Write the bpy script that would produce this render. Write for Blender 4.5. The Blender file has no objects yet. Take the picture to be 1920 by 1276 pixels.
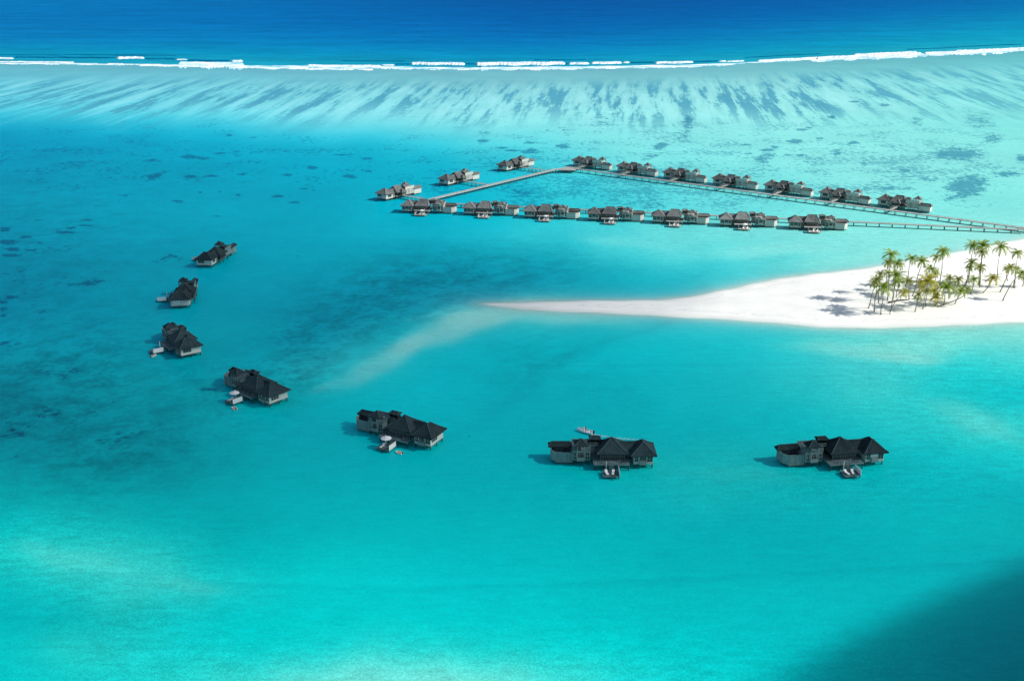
import bpy, math, random
import numpy as np
from mathutils import Vector, Matrix, Euler

S = bpy.context.scene
COL = S.collection
R = math.radians

# ------------------------------------------------------------------ camera
H = 125.0                      # aircraft height in metres
PITCH = R(19.5)
F = 2000.0                     # focal length in pixels of the 1920 px wide photo
cam_d = bpy.data.cameras.new('camera')
cam = bpy.data.objects.new('camera', cam_d); COL.objects.link(cam)
cam.location = (0, 0, H)
cam.rotation_euler = (math.pi / 2 - PITCH, 0, 0)
cam_d.sensor_width = 36; cam_d.lens = 36 * F / 1920
cam_d.clip_start = 1; cam_d.clip_end = 80000
S.camera = cam

# ------------------------------------------------------------------ light
SUN_EL = R(37)
SH = Vector((1, -0.14, 0)).normalized()          # horizontal direction towards the sun
SUNV = Vector((SH.x * math.cos(SUN_EL), SH.y * math.cos(SUN_EL), math.sin(SUN_EL)))
w = bpy.data.worlds.new('World'); S.world = w; w.use_nodes = True
nt = w.node_tree; bg = nt.nodes['Background']
sky = nt.nodes.new('ShaderNodeTexSky'); sky.sky_type = 'NISHITA'; sky.sun_disc = False
sky.sun_elevation = SUN_EL; sky.sun_rotation = math.atan2(SH.x, SH.y)
nt.links.new(sky.outputs[0], bg.inputs[0]); bg.inputs[1].default_value = 0.085
sl = bpy.data.lights.new('sun', 'SUN'); sl.energy = 4.6; sl.angle = R(0.5); sl.color = (1.0, 0.97, 0.92)
so = bpy.data.objects.new('sun', sl); COL.objects.link(so)
so.rotation_euler = SUNV.to_track_quat('Z', 'Y').to_euler()
S.view_settings.view_transform = 'Standard'; S.view_settings.look = 'None'
S.view_settings.exposure = 0.50; S.view_settings.gamma = 1
S.cycles.max_bounces = 6; S.cycles.volume_bounces = 0
S.cycles.use_denoising = True

# ------------------------------------------------------------------ helpers
cp, sp = math.cos(PITCH), math.sin(PITCH)
def at(px, py, z=0.0):
    u, v = (px - 960) / F, (638 - py) / F
    dx, dy, dz = u, cp + v * sp, -sp + v * cp
    t = (z - H) / dz
    return Vector((dx * t, dy * t, z))
def at_depth(px, py, Y):
    u, v = (px - 960) / F, (638 - py) / F
    dx, dy, dz = u, cp + v * sp, -sp + v * cp
    t = Y / dy
    return Vector((dx * t, Y, H + dz * t))
def proj(x, y):
    zc = y * cp + H * sp
    return 960 + F * x / zc, 638 - F * (y * sp - H * cp) / zc

def tag(o, label=None, cat=None, group=None, kind=None):
    if label: o['label'] = label
    if cat: o['category'] = cat
    if group: o['group'] = group
    if kind: o['kind'] = kind
    return o
def empty(name, loc=(0, 0, 0), rz=0, parent=None):
    o = bpy.data.objects.new(name, None); COL.objects.link(o)
    o.location = loc; o.rotation_euler = (0, 0, rz); o.parent = parent
    o.empty_display_size = 0.5
    return o
class MB:
    def __init__(s, sx=1): s.v = []; s.f = []; s.sx = sx; s.caps = []
    def add(s, vs, fs):
        n = len(s.v)
        s.v += [(v[0] * s.sx, v[1], v[2]) for v in vs]
        for f in fs:
            f = [n + i for i in f]
            s.f.append(f[::-1] if s.sx < 0 else f)
    def box(s, x0, x1, y0, y1, z0, z1):
        s.add([(x0,y0,z0),(x1,y0,z0),(x1,y1,z0),(x0,y1,z0),(x0,y0,z1),(x1,y0,z1),(x1,y1,z1),(x0,y1,z1)],
              [(0,3,2,1),(4,5,6,7),(0,1,5,4),(1,2,6,5),(2,3,7,6),(3,0,4,7)])
    def bar(s, a, b, t, t2=None):
        a, b = Vector(a), Vector(b); d = (b - a)
        if d.length < 1e-6: return
        q = d.to_track_quat('Z', 'Y'); t2 = t if t2 is None else t2
        vs = []
        for p, tt in ((a, t), (b, t2)):
            for cx, cy in ((-1,-1),(1,-1),(1,1),(-1,1)):
                vs.append(p + q @ Vector((cx * tt / 2, cy * tt / 2, 0)))
        s.add(vs, [(0,3,2,1),(4,5,6,7),(0,1,5,4),(1,2,6,5),(2,3,7,6),(3,0,4,7)])
    def tube(s, pts, rad, n=7):
        rings = []
        for i, p in enumerate(pts):
            p = Vector(p)
            d = (Vector(pts[min(i + 1, len(pts) - 1)]) - Vector(pts[max(i - 1, 0)])).normalized()
            q = d.to_track_quat('Z', 'Y'); r = rad[i] if isinstance(rad, (list, tuple)) else rad
            rings.append([p + q @ Vector((r * math.cos(2*math.pi*k/n), r * math.sin(2*math.pi*k/n), 0)) for k in range(n)])
        vs = [v for r_ in rings for v in r_]; fs = []
        for i in range(len(rings) - 1):
            for k in range(n):
                k2 = (k + 1) % n
                fs.append((i*n+k, i*n+k2, (i+1)*n+k2, (i+1)*n+k))
        fs.append(tuple(range(n))[::-1]); fs.append(tuple((len(rings)-1)*n + k for k in range(n)))
        s.add(vs, fs)
    def prism(s, poly, z0, z1):
        n = len(poly)
        s.add([(p[0], p[1], z0) for p in poly] + [(p[0], p[1], z1) for p in poly],
              [tuple(range(n))[::-1], tuple(range(n, 2*n))] + [(i, (i+1) % n, n + (i+1) % n, n + i) for i in range(n)])
    def wallring(s, poly, z0, z1, t=0.12):
        """planked wall along a closed polygon, open inside"""
        c = Vector((sum(p[0] for p in poly)/len(poly), sum(p[1] for p in poly)/len(poly)))
        inn = []
        for p in poly:
            d = c - Vector(p); inn.append(Vector(p) + d.normalized() * t * 1.4)
        n = len(poly)
        vs = [(p[0], p[1], z) for z in (z0, z1) for p in poly] + [(p[0], p[1], z) for z in (z0, z1) for p in inn]
        fs = []
        for i in range(n):
            j = (i + 1) % n
            fs += [(i, j, n+j, n+i), (2*n+j, 2*n+i, 3*n+i, 3*n+j), (n+i, n+j, 3*n+j, 3*n+i), (j, i, 2*n+i, 2*n+j)]
        s.add(vs, fs)
    def hip(s, cx, cy, hx, hy, ze, zr, rh=0.0, ry=0.0, seed=1, thick=0.28, sag=0.10):
        """thatched hip roof: ridge half-length rh (x) or ry (y)"""
        rnd = random.Random(seed)
        C = [(cx-hx, cy-hy), (cx+hx, cy-hy), (cx+hx, cy+hy), (cx-hx, cy+hy)]
        T = [(cx-rh, cy-ry), (cx+rh, cy-ry), (cx+rh, cy+ry), (cx-rh, cy+ry)]
        m = 6
        for k in range(4):
            q_ = []
            for j in range(m + 1):
                t = j / m
                q_.append((C[k][0]*(1-t)+T[k][0]*t, C[k][1]*(1-t)+T[k][1]*t, ze+(zr-ze)*t-sag*math.sin(math.pi*t)*(zr-ze)*0.6+.03))
            s.caps.append(q_)
        if rh or ry: s.caps.append([(T[0][0], T[0][1], zr+.05), (T[2][0], T[2][1], zr+.05)])
        for k in range(4):
            a, b, ta, tb = C[k], C[(k+1)%4], T[k], T[(k+1)%4]
            L = math.hypot(b[0]-a[0], b[1]-a[1]); n = max(4, int(L / 0.45))
            vs = []
            for j in range(m + 1):
                t = j / m
                for i in range(n + 1):
                    q = i / n
                    x = (a[0]+(b[0]-a[0])*q)*(1-t) + (ta[0]+(tb[0]-ta[0])*q)*t
                    y = (a[1]+(b[1]-a[1])*q)*(1-t) + (ta[1]+(tb[1]-ta[1])*q)*t
                    z = ze + (zr-ze)*t - sag*math.sin(math.pi*t)*(zr-ze)*0.6
                    edge = i in (0, n)
                    if not edge and 0 < j < m: z += rnd.uniform(-.045, .045)
                    if j == 0 and not edge: z += rnd.uniform(-.10, .05)
                    vs.append((x, y, z))
            # drip edge row
            base = len(vs)
            for i in range(n + 1):
                x, y, z = vs[i]; vs.append((x*0.994+cx*0.006, y*0.994+cy*0.006, z - thick))
            fs = [(j*(n+1)+i, j*(n+1)+i+1, (j+1)*(n+1)+i+1, (j+1)*(n+1)+i) for j in range(m) for i in range(n)]
            fs += [(base+i, base+i+1, i+1, i) for i in range(n)]
            s.add(vs, fs)
        s.add([(p[0]*0.994+cx*0.006, p[1]*0.994+cy*0.006, ze-thick+0.03) for p in C], [(3,2,1,0)])
    def build(s, name, mt, parent=None, smooth=False):
        me = bpy.data.meshes.new(name); me.from_pydata([tuple(v) for v in s.v], [], s.f); me.update()
        me.materials.append(mt)
        if smooth: me.polygons.foreach_set('use_smooth', [True]*len(me.polygons))
        o = bpy.data.objects.new(name, me); COL.objects.link(o); o.parent = parent
        return o
def copy_tree(o, parent=None):
    c = o.copy(); COL.objects.link(c); c.parent = parent
    for ch in list(o.children): copy_tree(ch, c)
    return c

# ------------------------------------------------------------------ materials
def lin(c): return tuple(((x/255)/12.92 if x/255 <= .04045 else ((x/255+.055)/1.055)**2.4) for x in c)
class NT:
    def __init__(s, name):
        s.m = bpy.data.materials.new(name); s.m.use_nodes = True
        s.t = s.m.node_tree; s.b = s.t.nodes['Principled BSDF']
    def n(s, typ, **kw):
        x = s.t.nodes.new(typ)
        for k, v in kw.items():
            if k[:2] == 'i_': x.inputs[k[2:].replace('_', ' ')].default_value = v
            else: setattr(x, k, v)
        return x
    def l(s, a, b): s.t.links.new(a, b)
    def math(s, op, a, b=None, clamp=False):
        x = s.t.nodes.new('ShaderNodeMath'); x.operation = op; x.use_clamp = clamp
        for i, q in enumerate((a, b)):
            if q is None: continue
            if isinstance(q, (int, float)): x.inputs[i].default_value = q
            else: s.l(q, x.inputs[i])
        return x.outputs[0]
    def mix(s, fac, a, b, blend='MIX'):
        x = s.t.nodes.new('ShaderNodeMix'); x.data_type = 'RGBA'; x.blend_type = blend
        for sock, q in ((x.inputs[0], fac), (x.inputs[6], a), (x.inputs[7], b)):
            if isinstance(q, (int, float)): sock.default_value = q
            elif isinstance(q, tuple): sock.default_value = (*q[:3], 1)
            else: s.l(q, sock)
        return x.outputs[2]
    def ramp(s, v, lo, hi, smooth=True):
        x = s.t.nodes.new('ShaderNodeMapRange'); x.interpolation_type = 'SMOOTHSTEP' if smooth else 'LINEAR'
        for k, q in ((1, lo), (2, hi)):
            if isinstance(q, (int, float)): x.inputs[k].default_value = q
            else: s.l(q, x.inputs[k])
        s.l(v, x.inputs[0]); return x.outputs[0]
    def noise(s, vec, scale, detail=4, rough=.55, dist=0):
        x = s.n('ShaderNodeTexNoise'); x.inputs['Scale'].default_value = scale
        x.inputs['Detail'].default_value = detail; x.inputs['Roughness'].default_value = rough
        x.inputs['Distortion'].default_value = dist
        s.l(vec, x.inputs['Vector']); return x.outputs[0]
    def map(s, vec, sc=(1,1,1), loc=(0,0,0), rot=(0,0,0)):
        x = s.n('ShaderNodeMapping'); x.inputs['Scale'].default_value = sc
        x.inputs['Location'].default_value = loc; x.inputs['Rotation'].default_value = rot
        s.l(vec, x.inputs[0]); return x.outputs[0]

def simple(name, c, rough=.7, nscale=2.0, amt=.25, bump=0.0, spec=.3, stretch=(1,1,1)):
    m = NT(name); g = m.n('ShaderNodeNewGeometry').outputs['Position']
    tc = m.n('ShaderNodeTexCoord').outputs['Object']
    a = m.noise(m.map(tc, stretch), nscale, 5); b = m.noise(g, .35, 3)
    f = m.math('ADD', m.math('MULTIPLY', a, .7), m.math('MULTIPLY', b, .3))
    dark = tuple(x*(1-amt) for x in c); light = tuple(min(1, x*(1+amt)) for x in c)
    m.l(m.mix(m.ramp(f, .3, .7), dark, light), m.b.inputs['Base Color'])
    m.b.inputs['Roughness'].default_value = rough; m.b.inputs['Specular IOR Level'].default_value = spec
    if bump:
        bp = m.n('ShaderNodeBump'); bp.inputs['Strength'].default_value = bump; bp.inputs['Distance'].default_value = .1
        m.l(a, bp.inputs['Height']); m.l(bp.outputs[0], m.b.inputs['Normal'])
    return m.m
def planks(name, c, c2, pitch=.22, horiz=False, rough=.8):
    """boards: colour varies board by board with dark gaps"""
    m = NT(name); tc = m.n('ShaderNodeTexCoord').outputs['Object']
    sep = m.n('ShaderNodeSeparateXYZ'); m.l(tc, sep.inputs[0])
    src = sep.outputs[2] if horiz else m.math('ADD', sep.outputs[0], m.math('MULTIPLY', sep.outputs[1], 1.0))
    u = m.math('DIVIDE', src, pitch)
    cell = m.math('FLOOR', u); fr = m.math('FRACT', u)
    wn = m.n('ShaderNodeTexWhiteNoise'); wn.noise_dimensions = '1D'; m.l(cell, wn.inputs['W'])
    n1 = m.noise(tc, 1.1, 5)
    f = m.math('ADD', m.math('MULTIPLY', wn.outputs[0], .45), m.math('MULTIPLY', n1, .55))
    col = m.mix(m.ramp(f, .2, .75), c, c2)
    gap = m.ramp(m.math('ABSOLUTE', m.math('SUBTRACT', fr, .5)), .40, .48)
    col = m.mix(m.math('MULTIPLY', gap, .6), col, tuple(x*.25 for x in c))
    m.l(col, m.b.inputs['Base Color']); m.b.inputs['Roughness'].default_value = rough
    m.b.inputs['Specular IOR Level'].default_value = .25
    return m.m
M = {}
def thatch(nm, k, LT=(.24,.25,.24), DK=(.055,.06,.06)):
    m = NT(nm); tc = m.n('ShaderNodeTexCoord').outputs['Object']
    g = m.n('ShaderNodeNewGeometry').outputs['Position']
    a = m.noise(m.map(tc, (9, 9, 1.2)), 1.0, 4, .7); b = m.noise(g, .5, 4, .6); c = m.noise(tc, 1.6, 5, .7)
    oi = m.n('ShaderNodeObjectInfo').outputs['Random']
    f = m.math('ADD', m.math('MULTIPLY', a, .45), m.math('ADD', m.math('MULTIPLY', b, .3), m.math('MULTIPLY', c, .25)))
    vb = m.noise(g, .045, 2, .5)
    col = m.mix(m.ramp(m.math('ADD', f, m.math('MULTIPLY', m.math('SUBTRACT', vb, .5), .5)), .32, .68), tuple(k*q for q in DK), tuple(k*q for q in LT))
    m.l(m.mix(m.math('MULTIPLY', oi, .25), col, tuple(k*q for q in (.09,.10,.10))), m.b.inputs['Base Color'])
    bp = m.n('ShaderNodeBump'); bp.inputs['Strength'].default_value = .7; bp.inputs['Distance'].default_value = .12
    m.l(a, bp.inputs['Height']); m.l(bp.outputs[0], m.b.inputs['Normal'])
    m.b.inputs['Roughness'].default_value = .95; m.b.inputs['Specular IOR Level'].default_value = .1
    return m.m
M['thatch'] = thatch('thatch', 1.0); M['thatch_shaded'] = thatch('cloud_shaded_thatch', .33, (.135,.235,.26), (.03,.065,.075))  # second copy for the near villas: cloud shade put into the colour
M['wall'] = planks('weathered_boards', lin((138, 140, 134)), lin((196, 192, 180)), .30)
M['siding'] = planks('horizontal_siding', lin((168, 170, 162)), lin((212, 209, 198)), .28, True)
M['wall_shaded'] = planks('shaded_weathered_boards', lin((88, 112, 114)), lin((136, 156, 154)), .30)  # near villas' boards, siding, deck and trim: same wood, cloud shade in the colour
M['siding_shaded'] = planks('shaded_siding', lin((160, 163, 157)), lin((206, 206, 198)), .28, True)
M['deck_shaded'] = planks('shaded_deck_boards', lin((70, 92, 96)), lin((112, 132, 134)), .25)
M['trim_shaded'] = simple('shaded_trim', lin((112, 134, 132)), .7, 3, .2)
M['deck'] = planks('deck_boards', lin((140, 142, 138)), lin((192, 190, 180)), .25)
M['trim'] = simple('grey_trim', lin((165, 166, 158)), .7, 3, .2)
M['pile'] = simple('pile_wood', lin((88, 88, 80)), .85, 1.5, .35, stretch=(4,4,1))
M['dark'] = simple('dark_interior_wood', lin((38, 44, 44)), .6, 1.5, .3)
M['pile_shaded'] = simple('shaded_pile_wood', lin((54, 68, 70)), .85, 1.5, .35, stretch=(4,4,1))  # near villas' piles, cloud shade painted into the wood tone
M['white'] = simple('white_paint', (.78, .79, .77), .5, 3, .08)
M['fabric'] = simple('white_canvas', (.80, .80, .78), .8, 4, .06)
M['curtain'] = simple('pale_curtain', (.66, .70, .68), .8, 6, .12, stretch=(5,5,.4))
M['tan'] = simple('tan_liner', lin((190, 140, 95)), .6, 3, .2)
M['black'] = simple('black_plastic', (.02, .022, .025), .35, 3, .2, spec=.5)
M['skin'] = simple('skin', (.30, .17, .11), .5, 5, .08)
M['cloth'] = simple('dark_clothes', (.03, .035, .05), .85, 6, .2)
gm = NT('window_glass'); gm.b.inputs['Base Color'].default_value = (.015, .03, .035, 1)
gm.b.inputs['Roughness'].default_value = .08; M['glass'] = gm.m
M['trunk'] = simple('palm_trunk', lin((128, 116, 100)), .9, 1.2, .3, stretch=(1,1,3))
M['ridge'] = simple('ridge_thatch', (.20,.195,.175), .95, 3, .35, spec=.05)
M['ridge_shaded'] = simple('shaded_ridge_thatch', (.055,.095,.10), .95, 3, .4, spec=.05)  # near villas' ridge caps, toned down for cloud shade
def frond_mat(name, c1, c2):
    m = NT(name); g = m.n('ShaderNodeNewGeometry').outputs['Position']
    f = m.math('ADD', m.math('MULTIPLY', m.noise(g, 1.2, 4), .6), m.math('MULTIPLY', m.noise(g, .25, 2), .4))
    m.l(m.mix(m.ramp(f, .35, .65), c1, c2), m.b.inputs['Base Color'])
    m.b.inputs['Roughness'].default_value = .55; m.b.inputs['Specular IOR Level'].default_value = .3
    # thin leaves let some light through
    tr = m.n('ShaderNodeBsdfTranslucent'); tr.inputs[0].default_value = (*[x*1.2 for x in c2], 1)
    ms = m.n('ShaderNodeMixShader'); ms.inputs[0].default_value = .3
    m.l(m.b.outputs[0], ms.inputs[1]); m.l(tr.outputs[0], ms.inputs[2])
    m.l(ms.outputs[0], m.t.nodes['Material Output'].inputs[0])
    return m.m
M['frond'] = frond_mat('green_fronds', (.08, .15, .02), (.38, .47, .07))
M['frond_light'] = frond_mat('light_fronds', (.12, .17, .03), (.42, .44, .10))
M['frond_yellow'] = frond_mat('yellow_fronds', (.18, .20, .03), (.60, .54, .07))

# ------------------------------------------------------------------ clouds (high above the frame; they throw the lagoon's soft shadows)
def cloud_at(px, py, rx, ry, trans, alt=520, thick=70, rot=0.0):
    """rx, ry: metres; trans: sunlight let through its middle"""
    p = at(px, py) + SH * (alt / math.tan(SUN_EL)); p.z = alt
    return (p, rx, ry, trans, thick, rot)
CLOUDS = [
    (Vector((115, 139.5, 0)) + SH*(520/math.tan(SUN_EL)) + Vector((0, 0, 520)), 150, 56, .03, 50, 30),
    cloud_at(1030, 840, 230, 70, .30),
    cloud_at(330, 600, 190, 130, .42),
    cloud_at(430, 560, 330, 160, .68),
    cloud_at(330, 330, 360, 160, .62),
    cloud_at(-500, 500, 300, 300, .55),
    cloud_at(620, 470, 200, 95, .70),
]
def cloud_mesh(i, c):
    p, rx, ry, tr, th, rot = c
    n, m = 40, 20; vs = []; rnd = random.Random(i)
    ph = [rnd.uniform(0, 6.28) for _ in range(6)]
    for j in range(m + 1):
        la = -math.pi/2 + math.pi*j/m
        for k in range(n):
            lo = 2*math.pi*k/n
            q = 1 + (.3 if i == 0 else 1)*(.10*math.sin(2*lo+ph[0]) + .07*math.sin(3*lo+ph[1]) + .05*math.sin(5*lo+ph[2]))
            vs.append((rx*q*math.cos(la)*math.cos(lo), ry*q*math.cos(la)*math.sin(lo), th/2*math.sin(la)))
    fs = [(j*n+k, j*n+(k+1)%n, (j+1)*n+(k+1)%n, (j+1)*n+k) for j in range(m) for k in range(n)]
    mt = bpy.data.materials.new('cloud_vapour'); mt.use_nodes = True
    t = mt.node_tree; t.nodes.remove(t.nodes['Principled BSDF'])
    pv = t.nodes.new('ShaderNodeVolumePrincipled')
    pv.inputs['Color'].default_value = (.98, .98, .98, 1)
    pv.inputs['Density'].default_value = -math.log(tr) / (th / math.sin(SUN_EL))
    t.links.new(pv.outputs[0], t.nodes['Material Output'].inputs['Volume'])
    me = bpy.data.meshes.new('cloud'); me.from_pydata(vs, [], fs); me.materials.append(mt)
    me.polygons.foreach_set('use_smooth', [True]*len(fs))
    o = bpy.data.objects.new('cloud', me); COL.objects.link(o); o.location = p; o.rotation_euler.z = R(rot)
    tag(o, kind='stuff')
for i, c in enumerate(CLOUDS): cloud_mesh(i, c)
def shade(x, y):
    """share of full light (r, g, b) that reaches the water at x, y: clouds stop the sun, not the sky"""
    t = np.ones_like(x)
    for k, (p, rx, ry, tr, th, rot) in enumerate(CLOUDS):
        if tr < .2: continue
        dx = x - (p.x - SH.x*p.z/math.tan(SUN_EL)); dy = y - (p.y - SH.y*p.z/math.tan(SUN_EL))
        rnd = random.Random(k); ph = [rnd.uniform(0, 6.28) for _ in range(6)]
        lo = np.arctan2(dy/ry, dx/rx)
        q = 1 + .10*np.sin(2*lo+ph[0]) + .07*np.sin(3*lo+ph[1]) + .05*np.sin(5*lo+ph[2])
        r2 = ((dx/rx)**2 + (dy/ry)**2)/q**2
        t *= np.exp(math.log(tr) * np.sqrt(np.clip(1 - r2, 0, 1)))
    sk = np.array([.18, .218, .30]) + .05
    return (1-sk)*t[..., None] + sk

# ------------------------------------------------------------------ sand spit outline (world metres)
spit_px = [(905,569.5),(960,567),(1040,565),(1112,564),(1170,563.5),(1229,562.5),(1293,557),(1340,547),(1378,539),(1430,528),(1484,518.5),(1540,512),(1591,507),(1654,498),
           (1730,485),(1803,472),(1860,460),(1920,448),(2100,420),(2500,380),
           (2500,596),(2100,598),(1920,603.5),(1803,609.5),(1697,613.5),(1640,615),(1591,615),(1537,613),(1460,606),(1378,600),(1300,595),(1219,591),(1100,586),(1040,583.5),(980,580),(935,574)]
SPIT = np.array([at(*p)[:2] for p in spit_px])
def spit_dist(x, y):
    """signed distance to the waterline, positive on land"""
    d = np.full(x.shape, 1e9); ins = np.zeros(x.shape, bool)
    n = len(SPIT)
    for i in range(n):
        ax, ay = SPIT[i]; bx, by = SPIT[(i+1) % n]
        ex, ey = bx-ax, by-ay
        t = np.clip(((x-ax)*ex + (y-ay)*ey) / (ex*ex+ey*ey), 0, 1)
        d = np.minimum(d, np.hypot(x-ax-t*ex, y-ay-t*ey))
        with np.errstate(divide='ignore', invalid='ignore'):
            c = ((ay > y) != (by > y)) & (x < (bx-ax)*(y-ay)/(by-ay+1e-12) + ax)
        ins ^= c
    return np.where(ins, d, -d)

# ------------------------------------------------------------------ water: seabed tints, coral, streaks as vertex fields
YS = lambda px: np.interp(px, [-400,0,300,600,900,1100,1300,1500,1700,1920,2400], [117,119,121,125,127,126,122,112,103,94,78])
ROWS = {   # photo row : (column, seen colour)
 -60: [(0,(8,95,165)),(960,(4,75,150)),(1920,(2,75,148))],
 0:  [(0,(6,112,186)),(500,(3,100,178)),(1000,(0,82,162)),(1500,(0,84,164)),(1920,(0,92,168))],
 40: [(0,(8,108,182)),(500,(4,104,182)),(1000,(2,92,174)),(1500,(2,98,176)),(1920,(5,110,180))],
 75: [(0,(10,115,186)),(500,(6,118,190)),(1000,(4,108,184)),(1920,(14,135,190))],
 100:[(0,(12,135,188)),(500,(10,135,190)),(1000,(8,130,190)),(1920,(20,150,195))],
 121:[(0,(50,145,185)),(1000,(40,150,190)),(1920,(70,160,190))],
}
LROWS = {  # right end of the lowest rows darkened to deepen the corner cloud shadow
 124:[(0,(100,172,188)),(500,(100,172,190)),(1000,(108,172,188)),(1500,(102,174,186)),(1920,(92,172,182))],
 150:[(0,(100,190,208)),(400,(110,195,210)),(900,(120,190,200)),(1400,(125,200,205)),(1920,(110,200,205))],
 180:[(0,(105,205,222)),(400,(115,210,222)),(900,(135,215,222)),(1400,(150,225,225)),(1920,(130,218,218))],
 210:[(0,(70,200,220)),(300,(105,215,228)),(600,(135,222,232)),(1000,(150,228,230)),(1500,(150,228,225)),(1920,(130,222,218))],
 235:[(0,(10,165,198)),(200,(20,178,208)),(400,(50,195,218)),(650,(115,218,228)),(900,(130,225,228)),(1400,(145,230,226)),(1920,(130,225,220))],
 262:[(0,(0,150,188)),(300,(0,165,198)),(600,(20,182,210)),(850,(70,205,220)),(1100,(130,226,226)),(1500,(142,230,226)),(1920,(135,226,220))],
 300:[(0,(0,148,184)),(300,(0,160,192)),(600,(0,168,198)),(850,(15,185,208)),(1050,(80,210,220)),(1200,(125,225,224)),(1600,(142,229,224)),(1920,(138,227,222))],
 350:[(0,(0,150,182)),(300,(0,158,188)),(600,(0,165,192)),(850,(0,180,205)),(1050,(45,198,212)),(1250,(95,216,220)),(1600,(135,227,222)),(1920,(132,226,220))],
 400:[(0,(0,150,178)),(300,(0,160,186)),(600,(0,168,192)),(850,(0,178,202)),(1050,(35,196,210)),(1250,(90,214,218)),(1600,(125,225,220)),(1920,(130,226,220))],
 440:[(0,(0,142,172)),(300,(0,155,182)),(600,(0,165,188)),(850,(10,178,200)),(1050,(60,202,212)),(1250,(110,220,218)),(1500,(135,228,222)),(1920,(150,230,222))],
 480:[(0,(0,138,168)),(300,(0,152,178)),(600,(0,158,182)),(850,(0,160,182)),(1000,(10,175,195)),(1200,(70,205,212)),(1400,(90,214,216)),(1700,(130,224,218)),(1920,(150,228,220))],
 520:[(0,(0,135,165)),(300,(0,152,176)),(550,(0,156,180)),(750,(0,142,170)),(950,(0,145,172)),(1150,(5,170,190)),(1300,(30,190,202)),(1500,(80,205,208)),(1920,(130,215,210))],
 560:[(0,(0,132,162)),(300,(0,150,174)),(500,(0,150,175)),(650,(0,134,162)),(850,(0,140,166)),(1000,(0,158,178)),(1200,(10,172,190)),(1920,(120,220,212))],
 600:[(0,(0,138,166)),(300,(0,150,172)),(500,(0,148,170)),(640,(0,132,158)),(760,(0,150,172)),(900,(60,176,185)),(1100,(40,182,192)),(1300,(20,182,195)),(1600,(90,210,205)),(1920,(150,228,212))],
 640:[(0,(0,148,174)),(300,(0,150,170)),(480,(0,150,170)),(600,(0,138,162)),(720,(30,168,182)),(900,(0,174,190)),(1200,(0,180,192)),(1450,(20,188,196)),(1650,(90,210,205)),(1800,(105,218,210)),(1920,(100,218,212))],
 690:[(0,(0,140,160)),(150,(0,145,162)),(350,(0,145,162)),(500,(0,152,170)),(640,(50,170,180)),(800,(0,172,188)),(1000,(0,168,182)),(1200,(0,178,190)),(1450,(30,188,195)),(1650,(70,200,202)),(1800,(30,200,202)),(1920,(60,208,208))],
 740:[(0,(0,128,148)),(150,(0,136,152)),(350,(0,155,168)),(500,(0,168,180)),(800,(0,176,190)),(1000,(0,165,180)),(1200,(0,175,188)),(1450,(20,185,192)),(1650,(60,200,200)),(1800,(10,192,196)),(1920,(0,190,196))],
 800:[(0,(0,128,145)),(150,(0,142,158)),(300,(0,140,155)),(450,(0,162,174)),(800,(0,170,184)),(1050,(0,162,176)),(1250,(0,170,180)),(1500,(0,178,186)),(1700,(30,192,195)),(1850,(70,206,202)),(1920,(50,205,204))],
 860:[(0,(0,140,155)),(150,(0,140,152)),(300,(0,132,146)),(450,(0,162,172)),(800,(0,168,178)),(1100,(0,160,170)),(1350,(20,175,180)),(1600,(0,170,178)),(1750,(0,182,188)),(1920,(20,196,198))],
 920:[(0,(0,165,172)),(150,(0,158,165)),(300,(0,155,165)),(450,(0,162,170)),(800,(0,172,180)),(1100,(0,166,175)),(1300,(15,176,180)),(1600,(5,175,180)),(1800,(0,178,185)),(1920,(0,172,180))],
 990:[(0,(0,185,186)),(150,(20,190,188)),(300,(0,172,176)),(430,(0,160,165)),(550,(0,172,178)),(900,(0,178,184)),(1300,(0,170,178)),(1600,(0,172,178)),(1800,(0,178,180)),(1920,(0,172,175))],
 1050:[(0,(20,195,190)),(120,(60,198,192)),(250,(50,192,188)),(420,(0,176,178)),(600,(0,190,192)),(900,(0,184,190)),(1300,(0,174,178)),(1600,(0,174,178)),(1920,(0,164,172))],
 1100:[(0,(0,180,182)),(120,(20,188,186)),(300,(60,196,190)),(420,(20,190,188)),(600,(0,198,198)),(900,(0,188,192)),(1200,(0,182,184)),(1500,(0,180,184)),(1920,(0,164,172))],
 1160:[(0,(0,174,178)),(120,(0,170,172)),(250,(20,182,180)),(420,(0,194,194)),(600,(0,202,200)),(900,(0,200,200)),(1200,(0,188,190)),(1500,(0,182,186)),(1920,(0,164,172))],
 1210:[(0,(0,188,188)),(150,(40,192,186)),(300,(15,198,196)),(500,(0,204,200)),(700,(30,208,204)),(900,(20,208,202)),(1100,(0,205,202)),(1400,(0,190,192)),(1920,(0,164,172))],
 1270:[(0,(0,192,192)),(150,(20,200,196)),(400,(40,208,200)),(600,(110,220,210)),(900,(120,225,212)),(1100,(40,212,206)),(1300,(10,205,202)),(1500,(0,192,194)),(1920,(0,164,172))],
 1400:[(0,(0,195,195)),(600,(60,215,205)),(900,(90,220,208)),(1300,(10,205,202)),(1920,(0,164,172))],
}
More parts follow.
